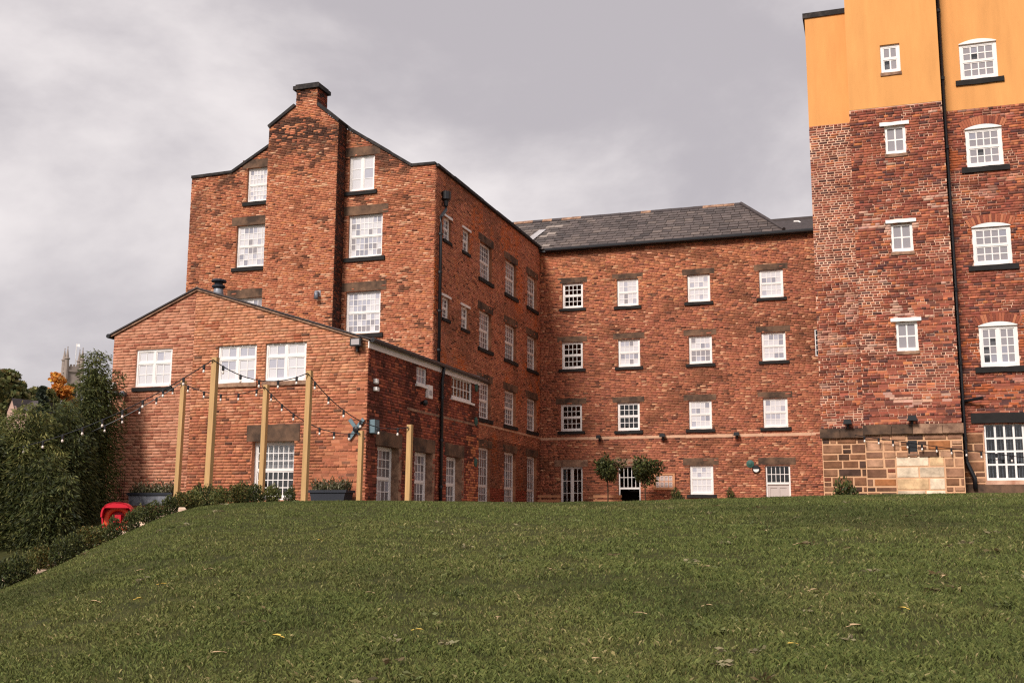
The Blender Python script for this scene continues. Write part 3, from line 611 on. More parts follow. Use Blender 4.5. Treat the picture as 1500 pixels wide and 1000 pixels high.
b = MB(); b.tube([roofpt(HB-.05, .05, .05), roofpt(RRr[0], ln, .06)], .085, 6); b.build('hip_ridge', 'slateplain', roof)
b = MB(); b.tube([(XM+.3, eY-.02, ez-.05), (XW+.6, eY-.02, ez-.05)], .075, 8); b.build('gutter', 'blackmetal', wing)
b = MB(); b.box(XM+.02, XW+.6, eY+.03, YB+.1, ztB+.002, ez+.01); b.build('eaves_board', 'blackmetal', wing)
lp = MB(); lx0, lx1 = onY(771, 345, YB+1.3)[0], onY(794, 345, YB+1.3)[0]; lp.f.append([lp.pt(*roofpt(x, s, .075)) for x, s in ((lx0+.1, .9), (lx1-.25, .9), (lx1+.1, 2.3), (lx0+.5, 2.3))]); lp.build('lead_patch', 'lead', roof)
lo = empty('low_roof', (XW+1, YB, ztB), 'low slate roof between the hipped roof and the tower', 'roof')
z2 = onY(1165, 321, YB+2)[2]; b = MB(); b.quad((HB-1.4, eY+.05, ez+.004), (XW+.6, eY+.05, ez+.004), (XW+.6, YB+2, z2), (HB-1.4, YB+2, z2)); lr = b.build('roof_slope', 'slateplain', lo)
b = MB(); b.box(HB-1.4, XW+.6, YB+1.9, YB+2.1, z2-.05, z2+.05); b.build('ridge_capping', 'slateplain', lo)
q0 = onY(1163, 325, YB+1.5); b = MB(); b.tube([tuple(q0), tuple(onY(1170, 325, YB+1.45)), tuple(onY(1173, 327, YB+1.3))], .05, 6); b.build('flue_pipe', 'white', lo)

# ------------------------------------------------------------------ EXTENSION
ext = empty('brick_extension', ((XEL+XE)/2, Y0, 0), 'two storey brick extension with shallow gable in front of the mill', 'building')
eL = (XEL, fE.px(165, 491)[1]); eR = (XE, fE.px(540, 498)[1]); eT = fE.px(290, 424)
ex, ezv = [eL[0], eT[0], eR[0]], [eL[1], eT[1], eR[1]]
def ebase(z):
    xs = np.linspace(XEL, XE, 500); ok = np.interp(xs, ex, ezv) > z
    return [(xs[ok][0], xs[ok][-1])] if ok.any() else []
ew = [rect(fE, 198.5, 251.5, 511, 567), rect(fE, 318.5, 375.5, 504.5, 561), rect(fE, 388.5, 448.5, 500.5, 558)]; wd = rect(fE, 368, 430, 646, 732)
eop = ew+[wd]; XN = fE.px(281, 560)[0]
nb = lambda z: [(p, min(q, XN)) for p, q in ebase(z) if p < XN]; ob = lambda z: [(max(p, XN), q) for p, q in ebase(z) if q > XN]
sheet(fE, nb, (-.9, eT[1]), [ew[0]], 'mortar_new', ext, 'new_gable_wall'); sheet(fE, ob, (-.9, eT[1]), eop[1:], 'mortar_ext', ext, 'old_gable_wall')
br = lay(fE, nb, (-.6, eT[1]), [ew[0]], .0775, .230, .012, 17, hdr=0, irr=.4); rg = np.random.default_rng(8); n = len(br)
c = pick(pal((196, 132, 102), (188, 122, 92), (160, 94, 70), (200, 138, 108)), [4, 3, 2.4, 3], n, rg, 1, .08)
brick_mesh(fE, br, jit(c, rg, .04), ext, proud=.0035, seed=7)
br = lay(fE, ob, (-.6, eT[1]), eop[1:], .0745, .225, .011, 18, hdr=5); rg = np.random.default_rng(9); n = len(br); a = (br[:, 0]+br[:, 1])/2; z = (br[:, 2]+br[:, 3])/2
c1 = pick(pal((204, 140, 104), (194, 127, 91), (182, 114, 81), (208, 148, 114)), [4, 4, 3, 3], n, rg, .65, .06); c2 = pick(pal((180, 108, 77), (165, 96, 70), (193, 120, 84), (146, 87, 66), (202, 132, 95), (96, 70, 60)), [4, 4, 3, 2, 2, .5], n, rg, .65, .05)
t = np.clip((z-2.6+1.4*(fbm(a*.7, z*.7, 61)-.5)*2)/1.6, 0, 1); c = np.where((rg.random(n) < t)[:, None], c1, c2)
c = mixc(c, S(66, 50, 46), (rg.random(n) < .02)*.8); c = mixc(c, S(150, 70, 46), ((z > eT[1]-1.6) & (fbm(a*1.6, z*3, 62) > .68))*.6)
brick_mesh(fE, br, jit(c, rg, .09), ext, proud=.006, seed=8, single=200)
for r in ew: window(ext, fE, *r, 4, 3, 'casement', panes='pale', set_=.04, fwid=.06); slab(ext, fE, 'sill', r[0]-.05, r[1]+.05, r[2]-.1, r[2]-.001, .05, 'tan_stone' if r is not ew[0] else 'sill')
window(ext, fE, *wd, 7, 6, 'sash', panes='clear', blind='blind', drop=.52, set_=.14, fwid=.07); slab(ext, fE, 'lintel', wd[0]-.16, wd[1]+.14, wd[3]+.001, wd[3]+.42, .02, 'stone')
# side wall
zE = fES.px(540.5, 500)[1]; esb = lambda z: [(Y0, YE)]
sd_ = [(552, 583.8, 651.3), (607, 633, 660), (653.4, 676.2, 666.8)]; z1d = fES.px(553, 651.5)[1]
dop = [(fES.px(u0, 680)[0], fES.px(u1, 680)[0], .05, z1d) for u0, u1, v in sd_]
s1 = rect(fES, 609.5, 625, 535, 562, 609.5); s2 = rect(fES, 661, 691.5, 549, 582, 661); esop = dop+[s1, s2]
sheet(fES, esb, (-.4, zE), esop, 'mortar_dark', ext, 'side_wall')
br = lay(fES, esb, (-.1, zE), esop, .075, .235, .010, 19); rg = np.random.default_rng(10); n = len(br); a = (br[:, 0]+br[:, 1])/2; z = (br[:, 2]+br[:, 3])/2
c = pick(pal((158, 82, 62), (138, 72, 58), (176, 94, 66), (112, 64, 54), (190, 108, 76), (76, 54, 50)), [4, 4, 3, 2, 1.5, .7], n, rg, .85, .06)
f = np.clip((fbm(a*.9, z*.9, 71)-.5)*5, 0, .8); c = mixc(c, S(78, 46, 40), f*(rg.random(n) < .8)); c = mixc(c, S(206, 128, 88), ((a > YE-1.0) & (z < 2.6) & (rg.random(n) < .5))*.8)
brick_mesh(fES, br, jit(c, rg, .1), ext, seed=9, single=100)
for r in dop:
    window(ext, fES, *r, 5, 6, 'sash', panes='soft', blind='blind', set_=.2, fwid=.07, transom=.55, name='sash_door'); slab(ext, fES, 'lintel', r[0]-.12, r[1]+.16, r[3]+.001, r[3]+.36, .02, 'stone')
    b = MB(fES.tf); b.box(r[1], r[1]+.16, -.012, .2, r[2], r[3]); b.box(r[1]-.012, r[1]-.001, -.01, .2, r[2], r[3]-.001); b.build('stone_jamb', 'tan_stone', ext)
window(ext, fES, *s1, 3, 2, 'fixed', panes='net', blind='net', set_=.03, fwid=.05); window(ext, fES, *s2, 6, 2, 'fixed', panes='clear', blind=None, set_=.03, fwid=.06)
for r in (s1, s2): slab(ext, fES, 'sill', r[0]-.06, r[1]+.08, r[2]-.06, r[2]-.001, .07, 'white')
zz = fES.px(620, 604)[1]; slab(ext, fES, 'string_course', fES.px(596, 600)[0], YE-.3, zz-.03, zz+.03, .018, 'tan_stone')
# extension roof
RY1 = Y1; rth = .035
b = MB(); V0 = lambda x, y: float(np.interp(x, ex, ezv))
for (xa, xb) in ((XEL-.12, eT[0]), (eT[0], XE+.14)):
    za = eL[1]-.03 if xa < XEL else eT[1]; zb3 = eT[1] if xb == eT[0] else eR[1]-.04
    b.prism([(xa, za+.02), (xb, zb3+.02), (xb, zb3+.02+rth), (xa, za+.02+rth)], -.08, Y1-Y0-.001)
b.v = [(x, Y0+d, z) for x, d, z in b.v]; er = b.build('roof', 'slateplain', ext)
b = MB(); sl_e = (eT[1]-eR[1])/(eR[0]-eT[0]); zq = eR[1]+(XE-XM)*sl_e
b.prism([(XM+.01, zq+.02), (XE+.14, eR[1]-.02), (XE+.14, eR[1]+.05), (XM+.01, zq+.09)], Y1-Y0+.001, YE-Y0+.15); b.v = [(x, Y0+d, z) for x, d, z in b.v]; b.build('rear_roof_strip', 'slateplain', ext)
b = MB(fE.tf); b.prism([(eL[0]-.12, eL[1]-.065), (eT[0], eT[1]-.035), (eT[0], eT[1]+.012), (eL[0]-.12, eL[1]-.02)], -.05, -.015); b.prism([(eT[0], eT[1]-.035), (XE+.02, eR[1]-.045), (XE+.02, eR[1]+.0), (eT[0], eT[1]+.012)], -.05, -.015); b.build('verge_board', 'tan_stone', ext)
b = MB(fES.tf); b.box(Y0-.05, YE+.05, -.04, -.012, zE-.17, zE-.0); b.build('fascia', 'white', ext)
b = MB(); b.tube([(XE+.13, Y0-.06, zE+.03), (XE+.13, YE+.35, zE+.0)], .06, 8); b.build('gutter', 'blackmetal', ext)
b = MB(); b.tube([(XEL-.14, Y0-.1, eL[1]-.03), (XEL-.14, Y1, eL[1]-.03)], .06, 8); b.build('gutter', 'blackmetal', ext)
b = MB(); b.quad((XEL, Y0, -1), (XEL, Y1, -1), (XEL, Y1, eL[1]), (XEL, Y0, eL[1])); b.quad((XE, YE, -.4), (XM, YE, -.4), (XM, YE, zE), (XE, YE, zE)); b.build('flank_wall', 'flank', ext)
dp = empty('drainpipe', (XE+.1, onX(648, 600, XE+.1)[1], 0), 'black drainpipe down the side wall of the extension between two sash doors', 'drainpipe')
yy = onX(648, 620, XE+.1)[1]; b = MB(); b.tube([(XE+.13, yy, zE-.02), (XE+.1, yy, zE-.25), (XE+.08, yy, zE-.4), (XE+.08, yy, .0)], .05, 10); b.build('pipe', 'blackmetal', dp, True)
for zz in (.9, 2.2, 3.4): b = MB(); b.lathe([(.068, 0), (.068, .07)], (XE+.08, yy, zz), 10); b.build('collar', 'blackmetal', dp)
# roof flue
fp = onY(320, 428, Y0+1.2); fl = empty('roof_flue', tuple(fp), 'round metal flue with cowl on the extension roof', 'flue')
b = MB(); b.lathe([(.17, -.4), (.13, .05), (.12, .12)], fp, 14); b.build('flue_base', 'zinc', fl, True); b = MB(); b.lathe([(.14, .1), (.18, .14), (.18, .18), (.13, .2)], fp, 14); b.lathe([(.11, .2), (.11, .3)], fp, 14); b.lathe([(.2, .28), (.21, .3), (.19, .34), (.05, .37)], fp, 14); b.build('cowl', 'darkzinc', fl)

# ------------------------------------------------------------------ TOWER
tw = empty('mill_tower', (1, YT, 0), 'tall red brick tower block with ochre render top and sandstone base', 'building')
TL = fTL.px(1191, 330)[0]; TM0 = fT.px(1252, 330)[0]; TM1 = fT.px(1395, 400)[0]; TRx = 9.0; ZT = 17.5
zrM = fT.px(1312, 155)[1]; zbnd1 = fT.px(1300, 622)[1]; zbnd0 = fT.px(1300, 636)[1]; zrL = zrM; zrR = zrM; ztL = fTL.px(1210, 24)[1]
tws = [rect(fT, 1289.5, 1318.5, 65, 106.5), rect(fT, 1296, 1327, 184, 225.5), rect(fT, 1305, 1337.5, 326.5, 368.5), rect(fT, 1312.5, 1345, 470.5, 514)]
mb = lambda z: [(TM0, TM1)]; lb = lambda z: [(TL, TM0)]; rbb = lambda z: [(TM1, TRx)]
sheet(fT, mb, (zbnd0, zrM), tws, 'mortar_lime', tw, 'front_wall'); sheet(fT, mb, (zrM, ZT), tws, 'render', tw, 'rendered_front', d=-.008)
sheet(fTL, lb, (zbnd0, zrL), [], 'mortar_lime', tw, 'side_bay_wall'); sheet(fTL, lb, (zrL, ztL), [], 'render', tw, 'rendered_side_bay', d=-.008)
rws = [rect(fTR, 1405.5, 1461, 62, 116, 1433), rect(fTR, 1414.5, 1469, 187, 244, 1441), rect(fTR, 1424.5, 1482, 331, 388, 1453), rect(fTR, 1434.5, 1492.5, 476, 537, 1463)]
R5 = rect(fTR, 1443, 1518, 619, 703, 1480); rop = rws+[R5]
zst = fTR.px(1430, 634)[1]
sheet(fTR, rbb, (-.3, zrR), rop, 'mortar_lime', tw, 'right_bay_wall'); sheet(fTR, rbb, (zrR, ZT), rop, 'render', tw, 'rendered_right_bay', d=-.008)
def col_tower(br, seed, lime=1.0):
    rg = np.random.default_rng(seed); n = len(br); a = (br[:, 0]+br[:, 1])/2; z = (br[:, 2]+br[:, 3])/2
    c = pick(pal((158, 86, 66), (138, 74, 58), (174, 98, 70), (110, 66, 56), (190, 110, 74), (202, 120, 72), (84, 58, 58)), [4, 4, 3, 2.2, 1.4, .5, 1.3], n, rg, .85, .08)
    c = mixc(c, S(206, 164, 144), ((fbm(a*1.6, z*3.2, seed+2) > .665)*(rg.random(n) < .75)*.75*lime)); return jit(c, rg, .12)
def smeared(br, seed, thr):          # older mortar worn back level with the brick: widen those bricks so the joint all but closes
    rg = np.random.default_rng(seed); a = (br[:, 0]+br[:, 1])/2; z = (br[:, 2]+br[:, 3])/2; f = (fbm(a*.8, z*1.1, seed) > thr) & (rg.random(len(br)) < .8)
    o = br.copy(); o[f, 0] -= .008; o[f, 1] += .008; o[f, 2] -= .0085; o[f, 3] += .0085; return o
br = lay(fT, mb, (zbnd1, zrM), tws, .0735, .240, .021, 20, hdr=3); brick_mesh(fT, smeared(br, 5, .35), col_tower(br, 81), tw, seed=10, single=220)
br = lay(fTL, lb, (zbnd1, zrL), [], .072, .240, .026, 21, hdr=3); z_ = (br[:, 2]+br[:, 3])/2; lo_ = smeared(br, 6, .32); lo_[z_ > fTL.px(1220, 388)[1]] = br[z_ > fTL.px(1220, 388)[1]]
brick_mesh(fTL, lo_, col_tower(br, 82, .6), tw, seed=11, single=30)
br = lay(fTR, rbb, (zst, zrR), rop, .0735, .238, .018, 22, hdr=3); rg = np.random.default_rng(4); cR = col_tower(br, 83, .4); a_ = (br[:, 0]+br[:, 1])/2; z_ = (br[:, 2]+br[:, 3])/2
cR = mixc(cR, S(186, 100, 60), (fbm(a_, z_*1.5, 6) > .55)*(rg.random(len(br)) < .5)*.7)
brick_mesh(fTR, smeared(br, 7, .30), cR, tw, seed=12, single=50)
for k, r in enumerate(tws):
    window(tw, fT, *r, 2, 2 if k else 2, 'sash' if k == 0 else 'fixed', panes='net', blind='net', set_=.05, fwid=.075, bar=.04)
    if k: slab(tw, fT, 'hood', r[0]-.12, r[1]+.1, r[3]+.002, r[3]+.10, .05, 'white')
    slab(tw, fT, 'sill', r[0]-.02, r[1]+.02, r[2]-.09, r[2]-.001, .04, 'tan_stone')
for k, r in enumerate(rws):
    window(tw, fTR, *r, 4, 4, 'sash' if k < 3 else 'pair', panes='net', blind='net', drop=.76 if k == 3 else 1, set_=.03, fwid=.085, bar=.03)
    slab(tw, fTR, 'sill', r[0]-.14, r[1]+.14, r[2]-.15, r[2]-.001, .06, 'sill')
    # segmental head, and a ring of arch bricks round it
    am = (r[0]+r[1])/2; hw = (r[1]-r[0])/2; rise = .10; rad = (hw*hw+rise*rise)/(2*rise); cz = r[3]+rise-rad; th = math.asin(hw/rad)
    arc = [(am+rad*math.sin(t), cz+rad*math.cos(t)) for t in np.linspace(-th, th, 13)]
    b = MB(fTR.tf); b.prism([(r[0], r[3]-.02)]+arc+[(r[1], r[3]-.02)], -.022, .03); b.build('window_head', 'white', tw)
    nv = 17
    for q in range(nv):
        if k == 0: break
        t0, t1 = [-th*1.12+2*th*1.12*(q+s_)/nv for s_ in (.06, .94)]; P = [(am+rr_*math.sin(t), cz+rr_*math.cos(t)) for rr_, t in ((rad+.008, t0), (rad+.24, t0), (rad+.24, t1), (rad+.008, t1))]
        b = MB(fTR.tf); b.prism(P, -.02-random.random()*.006, .003); o = b.build('arch_brick', 'brick1', tw); cc = random.choice([(168, 98, 74), (152, 84, 64), (132, 74, 60), (184, 116, 86)]); o.color = (*S(*cc), 1)
window(tw, fTR, *R5, 5, 4, 'fixed', panes='clear', blind=None, set_=.05, fwid=.05, bar=.05)
b = MB(fTR.tf)
for k in range(14): x = R5[0]+.1+k*(R5[1]-R5[0]-.2)/13; b.box(x-.011, x+.011, .2, .222, R5[2], R5[3])
b.build('window_grille', 'zinc', tw)
slab(tw, fTR, 'lintel', R5[0]-.3, R5[1]+.5, R5[3]+.002, R5[3]+.27, .05, 'sill'); slab(tw, fTR, 'plinth_ledge', TM1+.05, TRx-.3, R5[2]-.42, R5[2]-.12, .14, 'stone')
for (xa, xb, f_, q0, q1) in ((TL-.05, TM0-.002, fTL, 0, 2), (TM0-.05, TM1+.04, fT, 0, 4)):
    cuts = np.linspace(xa, xb, q1+1); cuts[1:-1] += np.random.default_rng(q1).uniform(-.12, .12, q1-1)
    for k in range(q1): slab(tw, f_, 'band_stone', cuts[k]+.006, cuts[k+1]-.006, zbnd0, zbnd1, .10, 'stone' if not (q1 == 4 and k > 1) else 'tan_stone')
# stonework of the base
patch = rect(fT, 1313.5, 1385, 667, 735, 1350); vent = rect(fT, 1330, 1343.5, 645, 664, 1337)
STC = [(116, 82, 64), (96, 70, 56), (132, 92, 68), (80, 60, 52), (142, 102, 78), (120, 70, 54)]; LTC = [(172, 128, 100), (156, 114, 90), (186, 142, 114), (164, 106, 68), (136, 98, 78)]; PTC = [(222, 200, 174), (216, 192, 166), (226, 206, 182), (212, 176, 136)]
def stonework(face, a0, a1, z0, z1, cols, holes, seed, hmin=.14, hmax=.28, lmin=.16, lmax=.62, rough=1, parent=None, proud=.022):
    rg = random.Random(seed); z = z1
    while z > z0+.05:
        h = rg.uniform(hmin, hmax); h = min(h, z-z0) if z-h > z0+.1 else z-z0
        for (p, q) in intervals(lambda zz: [(a0, a1)], holes, z-h/2):
            a = p
            while a < q-.02:
                l = rg.uniform(lmin, lmax); l = q-a if q-a-l < lmin*.7 else l
                parts = [(z-h, z)] if (l > .34 or h < .26 or not rough) else [(z-h, z-h*.5), (z-h*.5, z)]
                for (s0, s1_) in parts:
                    cf = cols(a+l/2, (s0+s1_)/2, rg); j = .017
                    b = MB(face.tf); u = lambda: rg.uniform(0, .012)*rough; x0, x1, y0, y1 = a+j/1.3+u(), a+l-j/1.3-u(), s0+j/1.3+u(), s1_-j/1.3-u(); bv = .014
                    i = [b.pt(x, .004, y) for x, y in ((x0, y0), (x1, y0), (x1, y1), (x0, y1))]; pr = proud+rg.uniform(-.008, .01)*rough
                    k = [b.pt(x, -pr, y) for x, y in ((x0+bv, y0+bv), (x1-bv, y0+bv), (x1-bv, y1-bv), (x0+bv, y1-bv))]
                    b.f += [k]+[[i[m_], i[(m_+1) % 4], k[(m_+1) % 4], k[m_]] for m_ in range(4)]
                    o = b.build('stone', 'ashlar', parent); v = rg.uniform(.85, 1.12); o.color = (*[c*v for c in S(*cf)], 1)
                a += l
        z -= h
zg = -.1
bm_ = sheet(fT, mb, (zg-.2, zbnd0), [patch], 'mortar_stone', tw, 'stone_base', d=.0, reveal=.05); bl_ = sheet(fTL, lb, (zg-.2, zbnd0), [], 'mortar_stone', tw, 'stone_side_base')
pb = sheet(fT, lambda z: [(patch[0], patch[1])], (zg-.2, patch[3]), [], 'mortar_stone', tw, 'blocked_doorway', d=.012)
stonework(fT, TM0, TM1, zg, zbnd0, lambda a, z, rg: rg.choice(LTC if (a > TM0+.9 or z > .95) and rg.random() < .8 else STC), [patch, vent], 3, parent=bm_)
stonework(fTL, TL, TM0, zg, zbnd0, lambda a, z, rg: rg.choice(STC), [], 4, parent=bl_)
stonework(Face('Y', YT+.012), patch[0], patch[1], zg, patch[3], lambda a, z, rg: rg.choice(PTC), [], 5, .24, .32, .5, .95, 0, parent=pb, proud=.012)
rs_ = sheet(fTR, lambda z: [(TM1+.01, R5[0]-.02)], (-.2, zst), [], 'mortar_stone', tw, 'right_stone_base', d=-.012)
stonework(Face('Y', YT+.888), TM1+.01, R5[0]-.02, -.1, zst, lambda a, z, rg: rg.choice(LTC+STC[:3]), [], 6, .2, .3, .3, .62, parent=rs_)
b = MB(fT.tf); b.box(vent[0], vent[1], -.015, .05, vent[2], vent[3]); vt = b.build('vent_plate', 'blackmetal', tw); b = MB(fT.tf); b.box(vent[0]-.02, vent[1]+.02, -.04, .02, vent[2]-.05, vent[2]-.002); b.build('vent_sill', 'tan_stone', vt)
b = MB(); b.box(TL-.06, TM0-.004, YT+.95, YT+3, ztL+.001, ztL+.16); b.build('coping_stone', 'coping', tw)
b = MB()
b.quad((TL, YT+1, -.3), (TL, YB+9, -.3), (TL, YB+9, zrL), (TL, YT+1, zrL)); b.quad((TRx, YT+.9, -.3), (TRx, YB+9, -.3), (TRx, YB+9, ZT), (TRx, YT+.9, ZT)); b.build('flank_wall', 'flank', tw)
b = MB(); b.quad((TM0, YT, zbnd0), (TM0, YT+1.01, zbnd0), (TM0, YT+1.01, zrM), (TM0, YT, zrM)); b.quad((TM1, YT, -.2), (TM1, YT+.9, -.2), (TM1, YT+.9, zrM), (TM1, YT, zrM)); b.quad((TM0, YT, -.2), (TM0, YT+1, -.2), (TM0, YT+1, zbnd0), (TM0, YT, zbnd0)); b.build('bay_return', 'flank', tw)
b = MB(); b.quad((TM0, YT-.008, zrM), (TM0, YB, zrM), (TM0, YB, ZT), (TM0, YT-.008, ZT)); b.quad((TM1, YT-.008, zrM), (TM1, YT+.9, zrM), (TM1, YT+.9, ZT), (TM1, YT-.008, ZT)); b.quad((TL, YT+1, zrL), (TL, YT+3, zrL), (TL, YT+3, ztL), (TL, YT+1, ztL))
b.quad((TM0, YT, ZT), (TRx, YT, ZT), (TRx, YB+9, ZT), (TM0, YB+9, ZT)); b.build('rendered_return', 'render', tw)
tp = empty('drainpipe', (TM1+.1, YT+.75, 0), 'tall black drainpipe in the corner of the tower from ochre render to stone base', 'drainpipe')
px_, py_ = TM1+.10, YT+.78; zq = onY(1412, 672, py_)[2]; e1 = onY(1428, 700, YT+.72); e2 = onY(1429, 716, YT+.7)
b = MB(); b.tube([(px_, py_, ZT+.2), (px_, py_, zq), (px_+.03, py_-.02, zq-.1), tuple(e1), tuple(e2)], .058, 10); b.build('pipe', 'blackmetal', tp, True)
for zz in np.linspace(zq+.5, ZT-1, 8): b = MB(); b.lathe([(.074, 0), (.074, .09)], (px_, py_, zz), 10); b.build('collar', 'blackmetal', tp)
q0 = onY(1410, 588, YT+.85); q1 = onY(1440, 582, YT+.6); b = MB(); b.tube([tuple(q0), tuple(q1)], .045, 8); b.build('branch_pipe', 'blackmetal', tp)

# ------------------------------------------------------------------ fittings on the walls
def flood(u, v, face, label, size=.2, up=False):
    a, z = face.px(u, v); t = empty('wall_light', face.tf(a, 0, z), label, 'light', 'spotlights on the facades')
    b = MB(face.tf); b.box(a-.03, a+.03, -.05, -.012, z-.1, z+.08); b.box(a-.015, a+.015, -.2, -.05, z-.02, z+.02); b.build('bracket', 'blackmetal', t)
    b = MB(face.tf); b.prism([(a-size*.6, z+.02), (a+size*.6, z+.02), (a+size*.45, z+.15), (a-size*.45, z+.15)], -.32, -.12); b.build('lamp_head', 'blackmetal', t); return t
flood(879, 643, fB, 'black spotlight on the string course near the french doors', .16)
flood(972, 641, fB, 'black spotlight on the string course right of the open doorway'); flood(1080, 639, fB, 'black spotlight on the string course above the grey door side of the wing')
flood(1242, 623, fTL, 'black spotlight on the dark stone band of the tower side bay', .2); flood(1336, 618, fT, 'black spotlight on the stone band above the pale blocked doorway', .22)
a, z = fE.px(526, 506); t = empty('floodlight', (a, Y0, z), 'square black floodlight at the top corner of the extension gable', 'light')
b = MB(fE.tf); b.box(a-.02, a+.02, -.12, -.01, z-.16, z-.02); b.build('bracket', 'blackmetal', t); b = MB(fE.tf); b.prism([(a-.15, z-.04), (a+.15, z-.04), (a+.14, z+.16), (a-.14, z+.16)], -.22, -.1); h = b.build('lamp_head', 'blackmetal', t); b = MB(fE.tf); b.box(a-.11, a+.11, -.226, -.2205, z-.01, z+.13); b.build('lens', 'net', h)
b = MB(fE.tf); b.lathe([(.05, 0), (.05, .12)], fE.tf(a+.02, -.08, z-.26), 10); b.build('sensor', 'blackmetal', t)
def small_box(name, face, u, v, w_, h_, d_, m, label, cat, group=None, extra=None):
    a, z = face.px(u, v); t = empty(name, face.tf(a, 0, z), label, cat, group); b = MB(face.tf)
    b.prism([(a-w_/2, z-h_/2+.02), (a-w_/2+.02, z-h_/2), (a+w_/2-.02, z-h_/2), (a+w_/2, z-h_/2+.02), (a+w_/2, z+h_/2), (a-w_/2, z+h_/2)], -d_, -.012); o = b.build('casing', m, t)
    b = MB(face.tf); b.box(a-w_*.3, a+w_*.3, -d_-.012, -d_-.001, z-h_*.25, z+h_*.1); b.build('cover', extra or m, t); return t
small_box('junction_box', fE, 166.5, 565, .2, .16, .12, 'white', 'white junction box by the bamboo on the new brickwork', 'box')
small_box('motion_sensor', fES, 548, 558.5, .12, .12, .1, 'white', 'white square sensor high on the dark extension side wall', 'sensor'); small_box('motion_sensor', fES, 547.5, 570, .14, .1, .12, 'white', 'white rounded sensor below the square one on the extension side wall', 'sensor')
small_box('alarm_box', fES, 626, 574, .3, .36, .1, 'white', 'white shield shaped alarm box under the small side window', 'alarm', extra='net')
small_box('wall_lantern', fES, 543.5, 625, .26, .34, .16, 'bluegrey', 'blue grey box lantern on the extension corner', 'lantern')
def ball_cam(u, v, face, m, label):
    a, z = face.px(u, v); t = empty('security_camera', face.tf(a, 0, z), label, 'camera'); b = MB(face.tf); b.box(a-.04, a+.04, -.06, -.01, z-.04, z+.04); b.build('mount', m, t)
    b = MB(); b.lathe([(.03, -.08), (.075, -.05), (.09, 0), (.07, .06), (.02, .08)], face.tf(a, -.13, z), 12); b.build('camera_body', m, t, True)
ball_cam(174.5, 577, fE, 'blackmetal', 'black round security camera beside the white junction box'); ball_cam(184, 577.5, fE, 'zinc', 'grey round security camera on the new brickwork'); ball_cam(616, 590, fES, 'blackmetal', 'black round wall lamp below the alarm box')
for (u, v, wh) in ((697, 567, 'beside the wide upper window'), (696.5, 617, 'halfway up the extension end pier'), (696, 677, 'low on the extension end pier')):
    a, z = fES.px(u, v); b = MB(); b.lathe([(.13, -.01), (.14, .03), (.08, .05), (.03, .07)], fES.tf(a, 0, z), 16, 'x'); o = b.build('tie_plate', 'green_disc'); tag(o, 'round green iron tie plate '+wh, 'tie plate', 'round tie plates')
a, z = fB.px(1099, 679); b = MB(); b.lathe([(.14, .0), (.15, .03), (.09, .05), (.03, .08)], fB.tf(a, 0, z), 16, 'y'); tag(b.build('tie_plate', 'green_disc'), 'round green iron tie plate left of the grey door', 'tie plate', 'round tie plates')
a, z = fB.px(1108, 687); t = empty('bulkhead_lamp', fB.tf(a, 0, z), 'round black bulkhead lamp with white lower half beside the grey door', 'lamp')
b = MB(); b.lathe([(.15, 0), (.155, .06), (.12, .09)], fB.tf(a, 0, z), 18, 'y'); b.build('rim', 'blackmetal', t); b = MB(fB.tf); b.prism([(a+.11*math.cos(q), z+.11*math.sin(q)) for q in np.linspace(math.pi, 2*math.pi, 10)], -.1, -.08); b.build('diffuser', 'white', t)
a, z = fE.px(523, 628.5); t = empty('cross_tie', (a, Y0, z), 'blue grey cross shaped wall tie above the short post', 'wall tie')
for s_ in (1, -1):
    b = MB(fE.tf); c_ = [(-.31, -.045), (.31, -.045), (.31, .045), (-.31, .045)]; q = s_*math.radians(52); b.prism([(a+x*math.cos(q)-y*math.sin(q), z+x*math.sin(q)+y*math.cos(q)) for x, y in c_], -.05-.012*s_, -.02-.012*s_); b.build('arm', 'bluegrey', t)
b = MB(); b.lathe([(.08, .05), (.07, .1), (.02, .11)], fE.tf(a, 0, z), 12, 'y'); b.build('boss', 'blackmetal', t)
a, z = fK.px(466, 430); t = empty('wall_vent', (a, Yb, z), 'small white elbow vent on the chimney breast', 'vent'); b = MB(); b.tube([fK.tf(a, 0, z), fK.tf(a, -.12, z), fK.tf(a+.02, -.16, z-.05), fK.tf(a+.02, -.16, z-.22)], .075, 10); b.build('elbow', 'zinc', t, True); b = MB(fK.tf); b.box(a-.1, a+.1, -.03, -.01, z-.1, z+.1); b.build('back_plate', 'net', t)
# notice board
r = rect(fB, 957.5, 989, 693, 717); t = empty('notice_board', fB.tf((r[0]+r[1])/2, 0, r[2]), 'timber framed notice board on the wing wall beside the clipped tree', 'notice board')
b = MB(fB.tf); b.box(r[0], r[1], -.07, -.012, r[2], r[2]+.07); b.box(r[0], r[1], -.07, -.012, r[3]-.07, r[3]); b.box(r[0], r[0]+.07, -.071, -.012, r[2]+.07, r[3]-.07); b.box(r[1]-.07, r[1], -.071, -.012, r[2]+.07, r[3]-.07); b.build('frame', 'board', t)
b = MB(fB.tf); b.box(r[0]+.07, r[1]-.07, -.035, -.012, r[2]+.07, r[3]-.07); b.build('backing', 'board', t)
for k in range(8):
    x = r[0]+.1+(k % 4)*.17; y = r[2]+.1+(k//4)*.24; b = MB(fB.tf); b.box(x, x+.14, -.041, -.036, y, y+.2); p_ = b.build('poster', 'paper', t)
    b = MB(fB.tf)
    for j in range(3): b.box(x+.02, x+.12-.02*(j % 2), -.0435, -.0415, y+.04+j*.05, y+.06+j*.05)
    b.build('print_lines', 'ink', p_)

